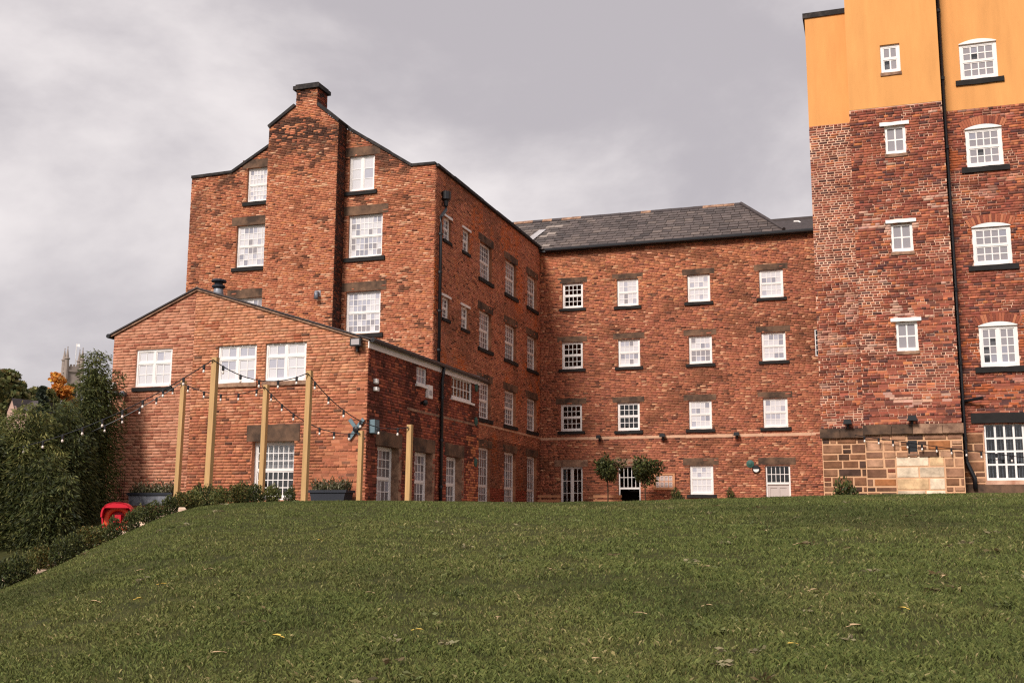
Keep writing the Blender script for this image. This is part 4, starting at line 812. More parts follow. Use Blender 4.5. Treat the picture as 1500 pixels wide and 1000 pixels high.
# ------------------------------------------------------------------ timber posts and festoon lights
POST = {}
for key, u0, v0, u1, v1, zc, wd_, lab in (('A', 313, 521, 303.5, 742, 22.6, 0.120, 'tall square timber post in front of the left casement windows'), ('B', 267, 556, 259, 727, 27.0, 0.112, 'tall square timber post at the seam of new and old brickwork'),
        ('C', 388, 562, 383, 725, 25.6, 0.112, 'timber post in front of the ground floor sash window'), ('D', 451, 541, 446.5, 732, 23.2, 0.112, 'tall square timber post right of the ground floor sash window'), ('E', 529, 630, 525, 731, 25.2, 0.104, 'short timber post beside the cross shaped wall tie'), ('F', 600, 621, 597, 734, 24.0, 0.112, 'short timber post in front of the extension sash doors')):
    p = atD(u0, v0, zc); q = atD(u1, v1, zc); x, y = (p[0]+q[0])/2, (p[1]+q[1])/2; g = T(x, y)-.25
    t = empty('timber_post', (x, y, T(x, y)), lab, 'post', 'timber festoon posts'); h = wd_/2; b = MB(); ti = (p[0]-q[0])*.15
    i = [b.pt(x+sx*h, y+sy*h, g) for sx, sy in ((-1, -1), (1, -1), (1, 1), (-1, 1))]; k = [b.pt(x+ti+sx*h*.97, y+sy*h*.97, p[2]) for sx, sy in ((-1, -1), (1, -1), (1, 1), (-1, 1))]
    b.f += [i[::-1], k]+[[i[m_], i[(m_+1) % 4], k[(m_+1) % 4], k[m_]] for m_ in range(4)]; b.build('shaft', 'timber', t)
    b = MB(); b.tube([(x, y-h, p[2]-.08), (x, y-h-.06, p[2]-.08)], .012, 6); b.build('hook', 'blackmetal', t); POST[key] = np.array([x+ti, y-h-.03, p[2]-.06])
def festoon(P, label, n, sag):
    P = [np.array(p, float) for p in P]; pts = []
    for p, q, sg in zip(P, P[1:], sag):
        for t in np.linspace(0, 1, 15)[:-1] if q is not P[-1] else np.linspace(0, 1, 15): pts.append(p+(q-p)*t-np.array([0, 0, sg*4*t*(1-t)]))
    t_ = empty('festoon_string', tuple(pts[0]), label, 'string lights', 'festoon light strings'); b = MB(); b.tube([tuple(p) for p in pts], .011, 5); b.build('cable', 'blackmetal', t_)
    L_ = np.r_[0, np.cumsum([np.linalg.norm(b_-a_) for a_, b_ in zip(pts, pts[1:])])]; A = np.array(pts)
    for s in np.linspace(.25, L_[-1]-.25, n):
        c = np.array([np.interp(s, L_, A[:, k]) for k in range(3)]); b = MB(); b.lathe([(.012, .02), (.028, .0), (.028, -.08), (.018, -.09)], c, 8); so = b.build('socket', 'blackmetal', t_)
        b = MB(); b.lathe([(.012, -.085), (.022, -.11), (.026, -.13), (.019, -.152), (.004, -.16)], c, 8); b.build('bulb', 'bulb', so, True)
offL1, offL2 = atD(-60, 668, 25), atD(-60, 684, 26)
festoon([POST['A'], offL1], 'festoon lights sagging from the tallest post across the bamboo', 13, [.42]); festoon([POST['B'], offL2], 'festoon lights from the seam post across the bamboo', 12, [.38])
festoon([POST['A'], POST['D']], 'festoon lights slung across the upper casement windows', 5, [.30]); festoon([POST['B'], POST['C']], 'festoon lights slung between the two posts near the gable wall', 5, [.24])
festoon([POST['C'], POST['E']], 'festoon lights dropping from the window post to the short post', 7, [.35]); festoon([POST['D'], POST['F']], 'festoon lights dropping from the tall post towards the extension corner', 6, [.42])
ta, tb_ = onY(1252, 637, YT-.18), onY(1520, 672, YT-.05); festoon([ta, tb_], 'festoon lights strung along the sandstone base of the tower', 12, [.02])

# ------------------------------------------------------------------ foliage
def leaf_mesh(name, C, Dr, Ln, Wd, cols, parent=None, m='leaf', kind=None, seed=0):
    """one folded rhombus per leaf: centres C, directions Dr, lengths and widths"""
    rg = np.random.default_rng(seed); n = len(C); Dr = Dr/np.linalg.norm(Dr, axis=1)[:, None]; x = np.cross(Dr, rg.normal(size=(n, 3))); x /= np.linalg.norm(x, axis=1)[:, None]+1e-9
    Ln = np.broadcast_to(Ln, n)[:, None]; Wd = np.broadcast_to(Wd, n)[:, None]
    V = np.stack([C-Dr*Ln/2, C+x*Wd/2, C+Dr*Ln/2, C-x*Wd/2], 1).reshape(-1, 3)
    return np_mesh(name, V, np.arange(n*4).reshape(-1, 4), np.repeat(cols, 4, 0), m, parent, kind)
def unit3(n, rg): v = rg.normal(size=(n, 3)); return v/np.linalg.norm(v, axis=1)[:, None]
def bamboo(x, y, rx, ry, h, n, seed, label, tint, canes=16, topk=.8):
    rg = np.random.default_rng(seed); g = T(x, y); t = empty('bamboo_clump', (x, y, g), label, 'bamboo', 'bamboo clumps left of the extension'); C, D = [], []
    b = MB(); per = n//canes
    for k in range(canes):
        a, r = rg.uniform(0, 6.283), math.sqrt(rg.uniform(0, 1)); bx, by = x+rx*r*.75*math.cos(a), y+ry*r*.75*math.sin(a); hh = h*rg.uniform(.78, 1.02)*(1-.28*r*r); lean = np.array([math.cos(a), math.sin(a)])*(r*.35+rg.uniform(0, .25))*h*.11
        pts = [(bx+lean[0]*s*s, by+lean[1]*s*s, T(bx, by)-.1+hh*s) for s in np.linspace(0, 1, 7)]; b.tube(pts, .018, 5, .006)
        P = np.array(pts); s = rg.beta(1.3, .95, per); base = np.stack([np.interp(s, np.linspace(0, 1, 7), P[:, j]) for j in range(3)], 1)
        sp = (.45*np.sqrt(np.clip(1.08-s, .02, 1))+.12)[:, None]; tw_ = np.floor(rg.random(per)*40)/40*6.283; rad = rg.random(per)**.6
        off = np.stack([np.cos(tw_)*rad, np.sin(tw_)*rad, rg.normal(0, .16, per)-.25*rad], 1)*sp; C.append(base+off); D.append(np.stack([np.cos(tw_), np.sin(tw_), -.55+rg.normal(0, .35, per)], 1)+rg.normal(0, .3, (per, 3)))
    b.build('canes', 'cane', t); C = np.concatenate(C); D = np.concatenate(D); nn = len(C)
    cl = pick(pal(*tint), np.ones(len(tint)), nn, rg); cl = jit(cl*(.75+.5*fbm(C[:, 0]*1.6+C[:, 1], C[:, 2]*1.6, seed))[:, None], rg, .15)
    leaf_mesh('foliage', C, D, rg.uniform(.08, .15, nn), rg.uniform(.02, .032, nn), cl, t, seed=seed); return t
GRN = [(80, 86, 46), (92, 96, 52), (66, 74, 40), (106, 106, 60)]; YGR = [(128, 124, 70), (140, 134, 78), (106, 108, 60), (90, 96, 52)]; DGR = [(54, 60, 34), (66, 70, 40), (46, 52, 32)]
def bam(u, v, zc, rx, ry, vt, n, seed, label, tint, canes):
    p = atD(u, v, zc); top = atD(u, vt, zc); bamboo(p[0], p[1], rx, ry, top[2]-T(p[0], p[1]), n, seed, label, tint, canes)
bam(127, 800, 27.2, .26, .5, 484, 24000, 1, 'tallest bamboo clump rising against the brick gable edge', GRN, 16)
bam(97, 803, 26.6, .5, .6, 548, 24000, 7, 'bamboo clump next to the tallest one, below the church tower', GRN+DGR, 16)
bam(72, 806, 25.5, .8, .7, 568, 30000, 2, 'bushy mid height bamboo clump beside the pale one', GRN+DGR, 22)
bam(22, 812, 24.6, .95, .7, 578, 30000, 3, 'pale yellow green bamboo clump at the outer end of the row', YGR+GRN, 22); bam(-38, 815, 24.2, .9, .7, 598, 18000, 4, 'dark bamboo clump beyond the pale one, half out of view', GRN+DGR, 16)
bam(94, 800, 26.0, .65, .4, 655, 17000, 5, 'low dark bamboo thicket behind the red lifebuoy housing', DGR+GRN, 22); bam(48, 812, 24.0, .9, .4, 650, 17000, 6, 'low dark bamboo thicket over the lower grass', DGR+GRN, 22)
def ball_leaves(rx, rz, n, seed, tint, ln, wd, lump=.25):
    rg = np.random.default_rng(seed); d = unit3(n, rg); r = rg.random(n)**.35; lumpy = 1-lump+2*lump*vnoise(d[:, 0]*2.2+5, d[:, 1]*2.2+d[:, 2]*1.9+7, seed); C = d*(r*lumpy)[:, None]*np.array([rx, rx, rz])
    return C, d+rg.normal(0, .6, (n, 3)), rg.uniform(.7, 1.3, n)*ln, rg.uniform(.7, 1.3, n)*wd, jit(pick(pal(*tint), np.ones(len(tint)), n, rg), rg, .18)
SHM = []
for k in range(4):
    C, D, l_, w_, cl = ball_leaves(.5, .5, 1500, 50+k, [GRN+DGR, GRN+YGR, [(96, 84, 44), (78, 74, 38), (116, 92, 46)]+GRN, DGR+GRN][k], .11, .06, .22); C[:, 2] += .45
    o = leaf_mesh('foliage', C, D, l_, w_, cl, None, seed=k); SHM.append((o.data, np.array(o.location))); bpy.data.objects.remove(o)
stm = MB(); [stm.tube([(0, 0, -.1), (math.cos(q)*.12, math.sin(q)*.12, .5)], .018, 5, .008) for q in (0, 2.1, 4.2)]; stme = bpy.data.meshes.new('stems'); stme.from_pydata(stm.v, [], stm.f); stme.materials.append(M['bark']); stme.update()
def shrub(x, y, r, h, k, label, group):
    g = T(x, y); t = empty('shrub', (x, y, g), label, 'shrub', group); me, lc = SHM[k]; o = bpy.data.objects.new('foliage', me); COL.objects.link(o); o.parent = t; o.scale = (2*r, 2*r, h); o.location = (lc[0]*2*r, lc[1]*2*r, lc[2]*h-.02); o.rotation_euler = (0, 0, 0)
    o2 = bpy.data.objects.new('stems', stme); COL.objects.link(o2); o2.parent = t; o2.scale = (r*2, r*2, h); t.rotation_euler = (0, 0, random.uniform(0, 6.28))
SH = [(285, 733, 10, 19.4, 1), (267, 738, 10, 19.2, 2), (248, 751, 9.5, 18.2, 0), (222, 762, 13, 17.8, 3), (204, 757, 9, 19.5, 1), (191, 781, 9, 16.9, 0), (166, 791, 8.5, 16.3, 3), (147, 793, 10, 16.5, 1), (126, 796, 14, 15.6, 2), (106, 806, 13, 15.2, 0), (88, 822, 12, 14.4, 3), (61, 826, 14, 14.7, 2), (40, 838, 11, 14.0, 1), (25, 846, 12, 13.5, 3), (4, 856, 13, 13.0, 0), (-22, 866, 14, 12.6, 3),
      (322, 731, 11, 20.4, 1), (347, 729, 12, 21, 2), (372, 728, 11, 21.4, 0), (399, 727, 10, 21.6, 1), (425, 727, 7, 22, 3), (305, 727, 9, 22.5, 3), (290, 722, 8, 23.5, 0), (355, 722, 9, 23.5, 3)]
SHL = ['small mid green shrub', 'small bright green shrub', 'small bronze tinged shrub', 'small dark green shrub']
for k, (u, v, rp, d, kk) in enumerate(SH):
    q = ray(u, v); hd = math.hypot(q[0], q[1]); x, y = q[0]/hd*d, q[1]/hd*d; r_ = rp*d/F*1.25; zt = q[2]/hd*d+r_; g = T(x, y)
    shrub(x, y, r_, max(.36, (zt-g)+.1), kk, SHL[kk]+(' in the row along the lawn edge below the bamboo' if u < 250 else ' in the bed between posts and gable wall'), 'shrubs along the lawn edge' if u < 250 else 'shrubs in the bed by the gable')
for k, (u, v, d) in enumerate([(206, 768, 18.6), (233, 757, 18.3), (258, 746, 18.8), (179, 781, 17.2), (136, 801, 15.8), (115, 806, 15.9), (97, 813, 15.6), (75, 828, 14.8), (50, 836, 14.6), (34, 838, 14.8), (12, 848, 13.9)]):
    q = ray(u, v); hd = math.hypot(q[0], q[1]); x, y = q[0]/hd*d, q[1]/hd*d; g = T(x, y); zt = max(q[2]/hd*d+.05, g+.1); rg = np.random.default_rng(k); b = MB(); s_ = .16
    b.lathe([(.02, 0), (s_*.9, .0), (s_, (zt-g)*.5), (s_*.8, (zt-g)*.9), (s_*.3, zt-g)], (x, y, g-.02), 8); b.v = [(p[0]+rg.normal(0, .02)+(p[0]-x)*.5, p[1]+rg.normal(0, .02), p[2]+rg.normal(0, .012)) for p in b.v]
    tag(b.build('edging_stone', 'pale_rock'), 'pale rough stone edging the shrub row', 'stone', 'edging stones in the shrub row')
# clipped trees, round shrubs and benches in the courtyard
def topiary(u, v, rp, y, label, seed):
    p = onY(u, v, y); r_ = rp/F*np.dot(fw, p); t = empty('clipped_tree', (p[0], y, .045), label, 'tree', 'clipped trees by the doorway'); C, D, l_, w_, cl = ball_leaves(r_*1.12, r_, 2000, seed, GRN+DGR, .12, .07, .7); C += p
    leaf_mesh('crown', C, D, l_, w_, cl, t, seed=seed); b = MB(); b.tube([(p[0], y, .03), (p[0]+.02, y, p[2]*.5), (p[0], y, p[2])], .03, 7, .02)
    for q in (0, 2, 4): b.tube([(p[0], y, p[2]-r_*.7), (p[0]+math.cos(q)*r_*.6, y+math.sin(q)*r_*.6, p[2]+.1)], .015, 5, .005)
    b.build('trunk', 'bark', t)
topiary(889.5, 686, 18, 41.2, 'clipped ball headed tree left of the open doorway', 21); topiary(944, 688.5, 17, 41.6, 'clipped ball headed tree between the open doorway and the notice board', 22)
def pshrub(u, v, rp, y, label):
    p = onY(u, v, y); r_ = rp/F*np.dot(fw, p); shrub(p[0], y, r_, p[2]+r_*.8-T(p[0], y), 3, label, 'round shrubs along the courtyard wall')
pshrub(992, 724, 11, 41.5, 'small round shrub under the notice board'); pshrub(1071, 722, 9, 41.5, 'small round shrub between the ground floor window and grey door'); pshrub(1238, 714, 19, 30.9, 'dark round shrub against the sandstone base of the tower')
def bench(u, y, wd_, label):
    p = onY(u, 728, y); t = empty('garden_bench', (p[0], y, .045), label, 'bench', 'benches along the wing wall'); zt = onY(u, 724.5, y)[2]; h = wd_/2; x = p[0]
    b = MB(); b.box(x-h, x+h, y+.2, y+.24, zt-.1, zt); b.build('back_rail', 'board', t); b = MB(); b.box(x-h, x+h, y+.2, y+.235, zt-.28, zt-.18); b.build('back_slat', 'board', t); b = MB(); b.box(x-h, x+h, y-.25, y+.18, .45, .49); b.build('seat', 'board', t)
    for s_ in (-1, 1):
        for (dy, zz) in ((-.22, .44), (.225, zt-.02)): b = MB(); b.box(x+s_*(h-.1)-.035, x+s_*(h-.1)+.035, y+dy-.03+.04*(dy > 0), y+dy+.03+.04*(dy > 0), .045, zz); b.build('leg', 'board', t)
bench(802, 42, .95, 'timber bench in the corner left of the french doors'); bench(888, 42.2, 1.15, 'timber bench under the clipped tree beside the french doors')
# troughs
def trough(face_y, u0, u1, v0, v1, label, m, seed):
    p0, p1 = onY(u0, (v0+v1)/2, face_y), onY(u1, (v0+v1)/2, face_y); z1_, z0_ = onY((u0+u1)/2, v0, face_y)[2], onY((u0+u1)/2, v1, face_y)[2]; x0, x1 = p0[0], p1[0]; D_ = .42
    t = empty('planter_trough', ((x0+x1)/2, face_y, z0_), label, 'planter', 'planter troughs by the gable'); b = MB()
    b.prism([(x0+.05, z0_), (x1-.05, z0_), (x1, z1_), (x0, z1_)], face_y, face_y+D_); b.build('trough_body', m, t); b = MB(); b.box(x0-.03, x1+.03, face_y-.03, face_y+D_+.03, z1_-.05, z1_+.012); b.build('rim', 'darkzinc', t)
    rg = np.random.default_rng(seed); n = 1500; C = np.c_[rg.uniform(x0+.03, x1-.03, n), rg.uniform(face_y-.02, face_y+D_, n), z1_+np.abs(rg.normal(0, .11, n))]; cl = jit(pick(pal((90, 84, 58), (112, 104, 80), (70, 74, 44), (150, 142, 120)), [3, 3, 3, 1], n, rg), rg, .15)
    leaf_mesh('planting', C, rg.normal(0, .6, (n, 3))+[0, 0, 1], .09, .03, cl, t, seed=seed); return x0, x1, z0_
x0, x1, z0_ = trough(Y0-.75, 187, 251, 722, 740, 'galvanised trough planter with wispy plants by the new brickwork', 'zinc', 1)
b = MB(); b.box(x0-.6, x1+.5, Y0-.9, Y0-.2, -.9, z0_-.002); o = b.build('garden_wall', 'flank'); tag(o, 'low brick retaining wall under the galvanised trough', 'wall')
xa, xb, z0b = trough(Y0-.7, 453, 506, 718, 733, 'dark trough planter with pale flowers between two posts', 'darkzinc', 2); b = MB(); b.box(xa+.1, xb-.1, Y0-.62, Y0-.35, -.1, z0b-.001); tag(b.build('planter_plinth', 'tan_stone'), 'low stone block under the dark trough planter', 'plinth')
# trellis
p0 = onY(168, 712, Y0-.12); t = empty('wire_trellis', (p0[0], Y0-.12, -.3), 'rusty wire trellis panel between bamboo and new brickwork', 'trellis'); zt = onY(175, 687, Y0-.12)[2]; xa, xb = onY(167, 700, Y0-.12)[0], onY(182.5, 700, Y0-.12)[0]
for k in range(6): x = xa+(xb-xa)*k/5; b = MB(); b.tube([(x, Y0-.12, -.35), (x, Y0-.12, zt)], .006, 4); b.build('wire', 'blackmetal', t)
for k in range(7): z = .05+(zt-.1)*k/6; b = MB(); b.tube([(xa, Y0-.13, z), (xb, Y0-.13, z)], .006, 4); b.build('wire', 'blackmetal', t)
# lifebuoy housing
lp_ = atD(172.5, 757, 22.4); lx, ly, lz = lp_; lb_ = empty('lifebuoy_housing', (lx, ly, T(lx, ly)), 'red plastic lifebuoy housing with an orange ring inside', 'lifebuoy')
RO_, d_ = .31, .20; q_ = math.radians(30); ca, sa = math.cos(q_), math.sin(q_); tfL = lambda a, d, z: (lx+a*ca-d*sa, ly+a*sa+d*ca, lz+z)
def arch(r, n=18): return [(r*math.copysign(abs(math.cos(t))**.78, math.cos(t)), .30*abs(math.sin(t))**.72*(r/RO_)) for t in np.linspace(0, math.pi, n)]
b = MB(tfL); o_, i_ = arch(RO_), arch(RO_-.03)
for k in range(len(o_)-1): b.prism([o_[k], o_[k+1], i_[k+1], i_[k]], -d_, .12)
b.build('hood', 'red', lb_); b = MB(tfL); b.prism(o_+[(-RO_, -.3), (-.2, -.36), (.2, -.36), (RO_, -.3)], .121, .15); b.build('back_plate', 'red', lb_)
b = MB(tfL)
for s_ in (-1, 1): b.prism([(s_*RO_, 0), (s_*(RO_-.03), 0), (s_*(RO_-.06), -.3), (s_*(RO_-.03), -.3)], -.06, .12)
b.prism([(-.27, -.3), (.27, -.3), (.2, -.36), (-.2, -.36)], -.06, .12); b.build('side_lip', 'red', lb_)
b = MB(tfL); nr, nt_ = 24, 8; I = []
for k in range(nr):
    A_ = 6.2832*k/nr; I.append([b.pt((.215+.055*math.cos(6.2832*j/nt_))*math.cos(A_), -.02+.055*math.sin(6.2832*j/nt_), -.04+(.215+.055*math.cos(6.2832*j/nt_))*math.sin(A_)) for j in range(nt_)])
for k in range(nr):
    for j in range(nt_): b.f.append([I[k][j], I[k][(j+1) % nt_], I[(k+1) % nr][(j+1) % nt_], I[(k+1) % nr][j]])
b.build('ring', 'orange', lb_, True); b = MB(tfL); ar = [p for p in arch(RO_-.002, 30) if p[1] > .17]; b.prism(ar, -d_, -d_+.02); b.build('visor', 'red', lb_); b = MB(tfL); b.box(-.07, .07, -.08, .12, -.13, .05); b.build('rope_bag', 'red', lb_); b = MB(tfL); b.box(-.04, .04, .152, .22, T(lx, ly)-lz-.1, .1); b.build('post', 'timber', lb_)

# ------------------------------------------------------------------ far background on the left
def far_tree(u, vb, vt, wpx, dist, tint, label, seed, n=5000, conifer=False, lf=.5):
    b0 = atD(u, vb, dist); tp_ = atD(u, vt, dist); x, y = b0[0], b0[1]; rg = np.random.default_rng(seed); g = min(b0[2], tp_[2]-3)-2.0; h = tp_[2]-g; r_ = wpx/2*dist/F
    t = empty('tree', (x, y, g), label, 'tree', 'trees beyond the garden'); b = MB(); b.tube([(x, y, g-2), (x+.2, y, g+h*.35), (x, y, g+h*.8)], .035*h, 8, .01*h); C, D = [], []
    nb_ = 26
    for k in range(nb_):
        if conifer: s = k/nb_; a = rg.uniform(0, 6.283); c = np.array([x, y, g+h*(.12+.86*s)])+np.array([math.cos(a), math.sin(a), 0])*r_*(1-s)*.7; rr_ = r_*(.5*(1-s)+.12)
        else: v = unit3(1, rg)[0]; c = np.array([x, y, g+h*.62])+v*np.array([r_*.72, r_*.72, h*.30]); rr_ = r_*rg.uniform(.28, .46)
        b.tube([(x, y, g+h*.3 if not conifer else c[2]-.2), tuple(c)], .008*h, 5, .002*h); m_ = n//nb_; d = unit3(m_, rg); C.append(c+d*(rg.random(m_)**.4*rr_)[:, None]*[1, 1, .75]); D.append(d+rg.normal(0, .7, (m_, 3)))
    b.build('trunk', 'bark', t); C = np.concatenate(C); D = np.concatenate(D); nn = len(C); C[:, 2] = np.minimum(C[:, 2], g+h)
    leaf_mesh('crown', C, D, rg.uniform(.7, 1.3, nn)*lf, rg.uniform(.7, 1.3, nn)*lf*.7, jit(pick(pal(*tint), np.ones(len(tint)), nn, rg), rg, .2), t, seed=seed)
OAK = [(96, 100, 62), (84, 88, 54), (112, 110, 66), (128, 116, 72)]; CON = [(62, 70, 56), (74, 80, 64), (54, 60, 50)]; ORG = [(216, 144, 60), (206, 128, 52), (226, 160, 78), (186, 122, 60)]
far_tree(-12, 640, 536, 90, 105, OAK, 'dark spreading tree at the outer edge of the far treeline', 31, 6000, lf=.55); far_tree(30, 640, 552, 60, 112, OAK, 'rounded green tree sloping down beside the far house', 32, 5000, lf=.55); far_tree(62, 640, 567, 46, 118, OAK, 'lower green tree between the house and the conifer', 33, 4000, lf=.55)
far_tree(55, 660, 560, 50, 84, CON, 'dark conifer standing in front of the far green trees', 34, 6000, True, .4)
far_tree(82, 640, 537, 46, 125, ORG, 'bright orange autumn tree below the church tower', 36, 4200, lf=.5); far_tree(110, 660, 548, 50, 150, OAK, 'green tree hiding the foot of the church tower', 37, 3000, lf=.6)
# house
hd_ = 100.; hp = atD(16, 612, hd_); ho = empty('far_house', (hp[0], hp[1], hp[2]-3), 'small pale house with grey slate roof among the far trees', 'house'); k_ = hd_/F
cx_, cy_ = hp[0], hp[1]; zE_ = atD(16, 602, hd_)[2]; zR_ = atD(16, 583, hd_)[2]; hw_ = 9*k_; ln_ = 30*k_
# gable end faces the camera, ridge runs right and back
q_ = math.radians(-8); tfH = lambda a, d, z: (cx_+a*math.cos(q_)-d*math.sin(q_), cy_+a*math.sin(q_)+d*math.cos(q_), z)
b = MB(tfH); b.prism([(-hw_, zE_-5), (hw_, zE_-5), (hw_, zE_), (0, zR_), (-hw_, zE_)], 0, .2); b.prism([(hw_, zE_-5), (hw_+ln_, zE_-5), (hw_+ln_, zE_-.01), (hw_, zE_-.01)], .0, .2); b.build('wall', 'housewall', ho)
b = MB(tfH); b.quad((hw_*.9, -.25, zE_-.1), (hw_+ln_, -.25, zE_-.1), (hw_+ln_, 2.2, zR_), (0, 2.2, zR_)); b.quad((0, -.1, zR_+.05), (0, 2.2, zR_+.05), (hw_*1.05, 2.2, zE_-.1), (hw_*1.05, -.1, zE_-.1)); b.quad((0, -.1, zR_+.05), (0, 5, zR_+.05), (-hw_*1.1, 5, zE_-.1), (-hw_*1.1, -.1, zE_-.1)); b.build('roof', 'slateplain', ho)
# church tower
cd = 240.; k_ = cd/F; ch = atD(105, 560, cd); chx, chy = ch[0], ch[1]; zpar = atD(99, 541, cd)[2]; cht = empty('church_tower', (chx, chy, zpar-22), 'grey stone church tower with corner pinnacles and a flag', 'church'); q_ = TH+math.radians(33); W2 = 10.5*k_
tfC = lambda a, d, z: (chx+a*math.cos(q_)-d*math.sin(q_), chy+a*math.sin(q_)+d*math.cos(q_), z)
b = MB(tfC); b.box(-W2, W2, -W2, W2, zpar-22, zpar); b.build('tower_body', 'church', cht); b = MB(tfC); b.box(-W2-.25, W2+.25, -W2-.25, W2+.25, zpar-.7, zpar-.3); b.build('string_course', 'church', cht)
b = MB(tfC)
for k in range(5):
    c = -W2+W2*2*(k+.5)/5
    for (a0, a1, d0, d1) in ((c-.2, c+.2, -W2, -W2+.3), (c-.2, c+.2, W2-.3, W2), (-W2, -W2+.3, c-.2, c+.2), (W2-.3, W2, c-.2, c+.2)): b.box(a0, a1, d0, d1, zpar+.5, zpar+1.0)
b.box(-W2+.01, W2-.01, -W2+.01, -W2+.28, zpar, zpar+.55); b.box(-W2+.01, W2-.01, W2-.28, W2-.01, zpar, zpar+.55); b.box(-W2+.02, -W2+.28, -W2+.28, W2-.28, zpar, zpar+.55); b.box(W2-.28, W2-.02, -W2+.28, W2-.28, zpar, zpar+.55); b.build('battlements', 'church', cht)
for sx in (-1, 1):
    for sy in (-1, 1): b = MB(); c = tfC(sx*W2, sy*W2, zpar); b.lathe([(.5, -2.4), (.45, 2.0), (.62, 2.1), (.6, 2.3), (.38, 2.4), (.05, 4.6), (.16, 4.65), (.02, 4.9)], c, 8); b.build('pinnacle', 'church', cht)
b = MB(tfC); b.prism([(-.7, zpar-6.5), (.7, zpar-6.5), (.7, zpar-4.2), (0, zpar-3), (-.7, zpar-4.2)], -W2-.02, -W2+.1); b.build('belfry_shade_plate', 'room', cht)  # dark plate on the wall face paints the shade of a belfry opening
b = MB(); c = tfC(0, 0, zpar); zf = atD(112, 502, cd)[2]; b.tube([(c[0]+.6, c[1], zpar), (c[0]+.6, c[1], zf)], .07, 6); fpo = b.build('flagpole', 'white', cht)
b = MB(); nfl = 6
for k in range(nfl):
    f0, f1 = k/nfl, (k+1)/nfl; y0_, y1_ = math.sin(f0*5)*.12, math.sin(f1*5)*.12; X0, X1 = c[0]+.65+f0*.95, c[0]+.65+f1*.95
    b.quad((X0, c[1]+y0_, zf-.6-.2*f0), (X1, c[1]+y1_, zf-.6-.2*f1), (X1, c[1]+y1_, zf-.05-.1*f1), (X0, c[1]+y0_, zf-.05-.1*f0))
b.build('flag', 'flagcloth', fpo)

# ------------------------------------------------------------------ grass blades and fallen leaves
def blades(name, n, d0, d1, a0, a1, seed, hmul, cond=None):
    rg = np.random.default_rng(seed); al = np.radians(rg.uniform(a0, a1, n)); d = d0*(d1/d0)**rg.random(n); x = d*np.sin(al); y = d*np.cos(al)
    clump = vnoise(x*5.5, y*5.5, 3); z = terrain(x, y); keep = rg.random(n) < .25+1.1*clump**1.5
    e = np.interp(al, _al, _dc); keep &= d < np.where(al < math.radians(-34.5), e*1.01, e*1.28+.5)
    x, y, z, d, clump = x[keep], y[keep], z[keep], d[keep], clump[keep]; n = len(x)
    wd_ = np.maximum(.0022, d*.00036)*rg.uniform(.7, 1.4, n); rough = sstep(x, -9, 1); h = (.62+.5*rough)*hmul*rg.uniform(.5, 1.25, n)*(.55+.75*clump)*(.8+.5*fbm(x*.9, y*.9, 8)); th = rg.uniform(0, 6.283, n); lean = rg.uniform(.25, 1.1, n); la = rg.uniform(0, 6.283, n)
    bx, by = np.cos(th)*wd_/2, np.sin(th)*wd_/2; tx, ty = np.cos(la)*lean*h, np.sin(la)*lean*h
    V = np.empty((n, 4, 3)); V[:, 0] = np.c_[x-bx, y-by, z-.01]; V[:, 1] = np.c_[x+bx, y+by, z-.01]; V[:, 2] = np.c_[x+bx*.7+tx*.4, y+by*.7+ty*.4, z+h*.65]; V[:, 3] = np.c_[x+tx, y+ty, z+h*(1-.18*lean)]
    big = fbm(x*.45, y*.45, 12); dry = np.clip((fbm(x*.7+9, y*.7, 15)-.46)*4+.12*np.clip((x+4)/8, 0, 1), 0, 1)
    c = pick(pal((108, 114, 62), (97, 105, 56), (121, 125, 71), (84, 91, 50)), [3, 3, 2, 2], n, rg); c = mixc(c, S(128, 120, 74), dry*(.35+.3*rough)*rg.random(n)); c = mixc(c, S(172, 156, 110), (rg.random(n) < (.012+.08*dry)*(.25+.75*rough))*.8); c = mixc(c, S(58, 65, 38), np.clip((.46-big)*3, 0, .45))
    return np_mesh(name, V.reshape(-1, 3), np.arange(n*4).reshape(-1, 4), np.repeat(jit(c, rg, .13), 4, 0), 'blade', None, 'stuff')
blades('grass', 1150000, 3.6, 23, -58, 22, 1, .030)
# broad leaved weeds in the rougher turf
rg = np.random.default_rng(77); WC, WD_, WCOL = [], [], []
for k in range(210):
    al = math.radians(rg.uniform(-40, 12)); d = 4.5*(17/4.5)**rg.random(); x, y = d*math.sin(al), d*math.cos(al)
    if fbm(x*.5+3, y*.5, 91) < .47-.05*(x > 0): continue
    m_ = rg.integers(7, 16); a_ = rg.uniform(0, 6.283, m_); rr_ = rg.uniform(.01, .06, m_); xs_, ys_ = x+np.cos(a_)*rr_, y+np.sin(a_)*rr_
    WC.append(np.c_[xs_, ys_, terrain(xs_, ys_)+rg.uniform(.012, .035, m_)]); WD_.append(np.c_[np.cos(a_), np.sin(a_), rg.uniform(-.1, .5, m_)]); WCOL.append(np.repeat(pal((118, 122, 76), (96, 102, 62), (142, 132, 100), (110, 96, 66))[rg.integers(0, 4)][None], m_, 0))
WC, WD_, WCOL = np.concatenate(WC), np.concatenate(WD_), np.concatenate(WCOL); leaf_mesh('weeds', WC, WD_, rg.uniform(.03, .065, len(WC)), rg.uniform(.012, .024, len(WC)), jit(WCOL, rg, .15), None, 'leaf', 'stuff', 4)
rg = random.Random(12)
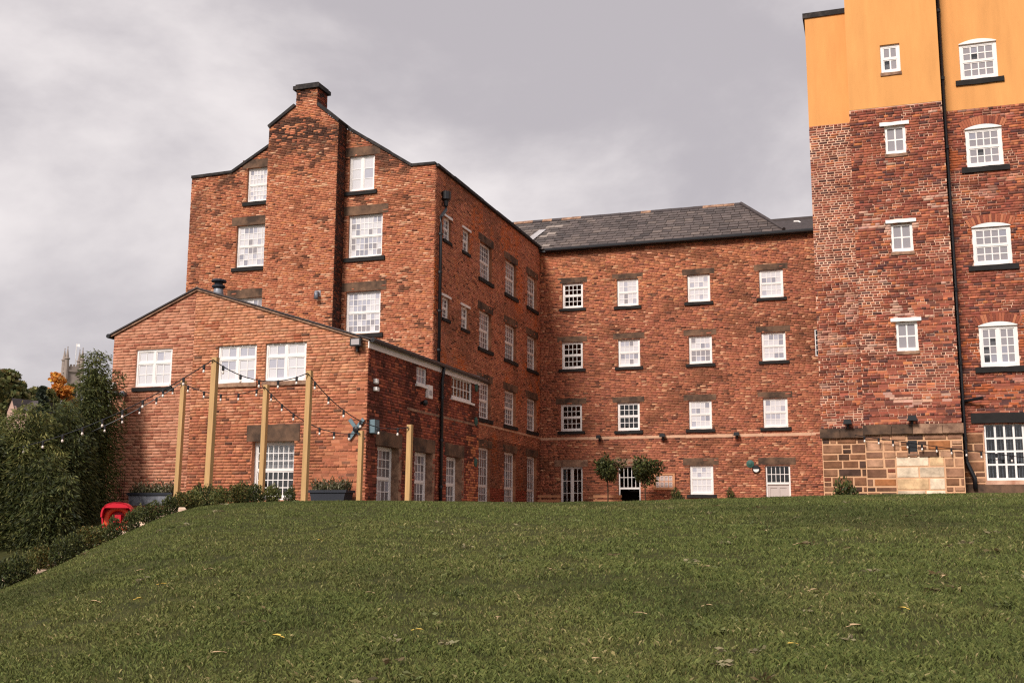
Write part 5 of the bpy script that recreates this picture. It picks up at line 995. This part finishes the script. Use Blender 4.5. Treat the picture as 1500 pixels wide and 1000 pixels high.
def fallen(u, v, k, s):
    q = ray(u, v); hd = math.hypot(q[0], q[1]); lo_d, d = 2.5, None
    for dd in np.arange(3, 24, .05):
        if T(q[0]/hd*dd, q[1]/hd*dd) > q[2]/hd*dd: d = dd; break
    if d is None: return
    x, y = q[0]/hd*d, q[1]/hd*d; z = T(x, y)+.05; b = MB(); th = rg.uniform(0, 6.28); cu = rg.uniform(.15, .5)
    prof = [(-.5, 0), (-.25, .28), (.1, .33), (.55, 0), (.1, -.33), (-.25, -.28)]; R0 = [(p*math.cos(th)-w_*math.sin(th), p*math.sin(th)+w_*math.cos(th), cu*(abs(w_)+.4*p*p)) for p, w_ in prof]
    c0 = b.pt(x, y, z); I_ = [b.pt(x+p[0]*s, y+p[1]*s, z+p[2]*s) for p in R0]
    for j in range(6): b.f.append([c0, I_[j], I_[(j+1) % 6]])
    b.tube([(x+R0[0][0]*s, y+R0[0][1]*s, z), (x+R0[0][0]*s*1.7, y+R0[0][1]*s*1.7, z-.005)], .002, 4)
    tag(b.build('fallen_leaf', LEAFM[k]), ('yellow' if k == 0 else 'pale brown')+' fallen leaf lying on the lawn', 'leaf', ('yellow' if k == 0 else 'pale brown')+' leaves on the lawn')
LEAFM = [mat('leaf_yellow', S(222, 186, 92), .7, .2, noise=.15, scale=30), mat('leaf_brown', S(196, 166, 128), .8, .2, noise=.2, scale=30)]
for (u, v, k, s) in [(403, 946, 0, .07), (317, 973, 1, .06), (613, 938, 0, .05), (730, 918, 1, .05), (808, 845, 1, .05), (135, 893, 1, .06), (208, 845, 1, .05), (204, 889, 0, .05), (307, 844, 1, .05), (238, 868, 0, .05), (1120, 785, 1, .07), (1035, 840, 1, .08), (1172, 807, 1, .07), (935, 912, 1, .06), (1038, 900, 1, .05), (1195, 876, 1, .07), (1255, 930, 1, .09), (1160, 960, 0, .05), (872, 980, 1, .05), (1385, 855, 1, .06), (1322, 905, 0, .06), (540, 880, 1, .045), (660, 790, 1, .06), (468, 800, 0, .05)]: fallen(u, v, k, s)
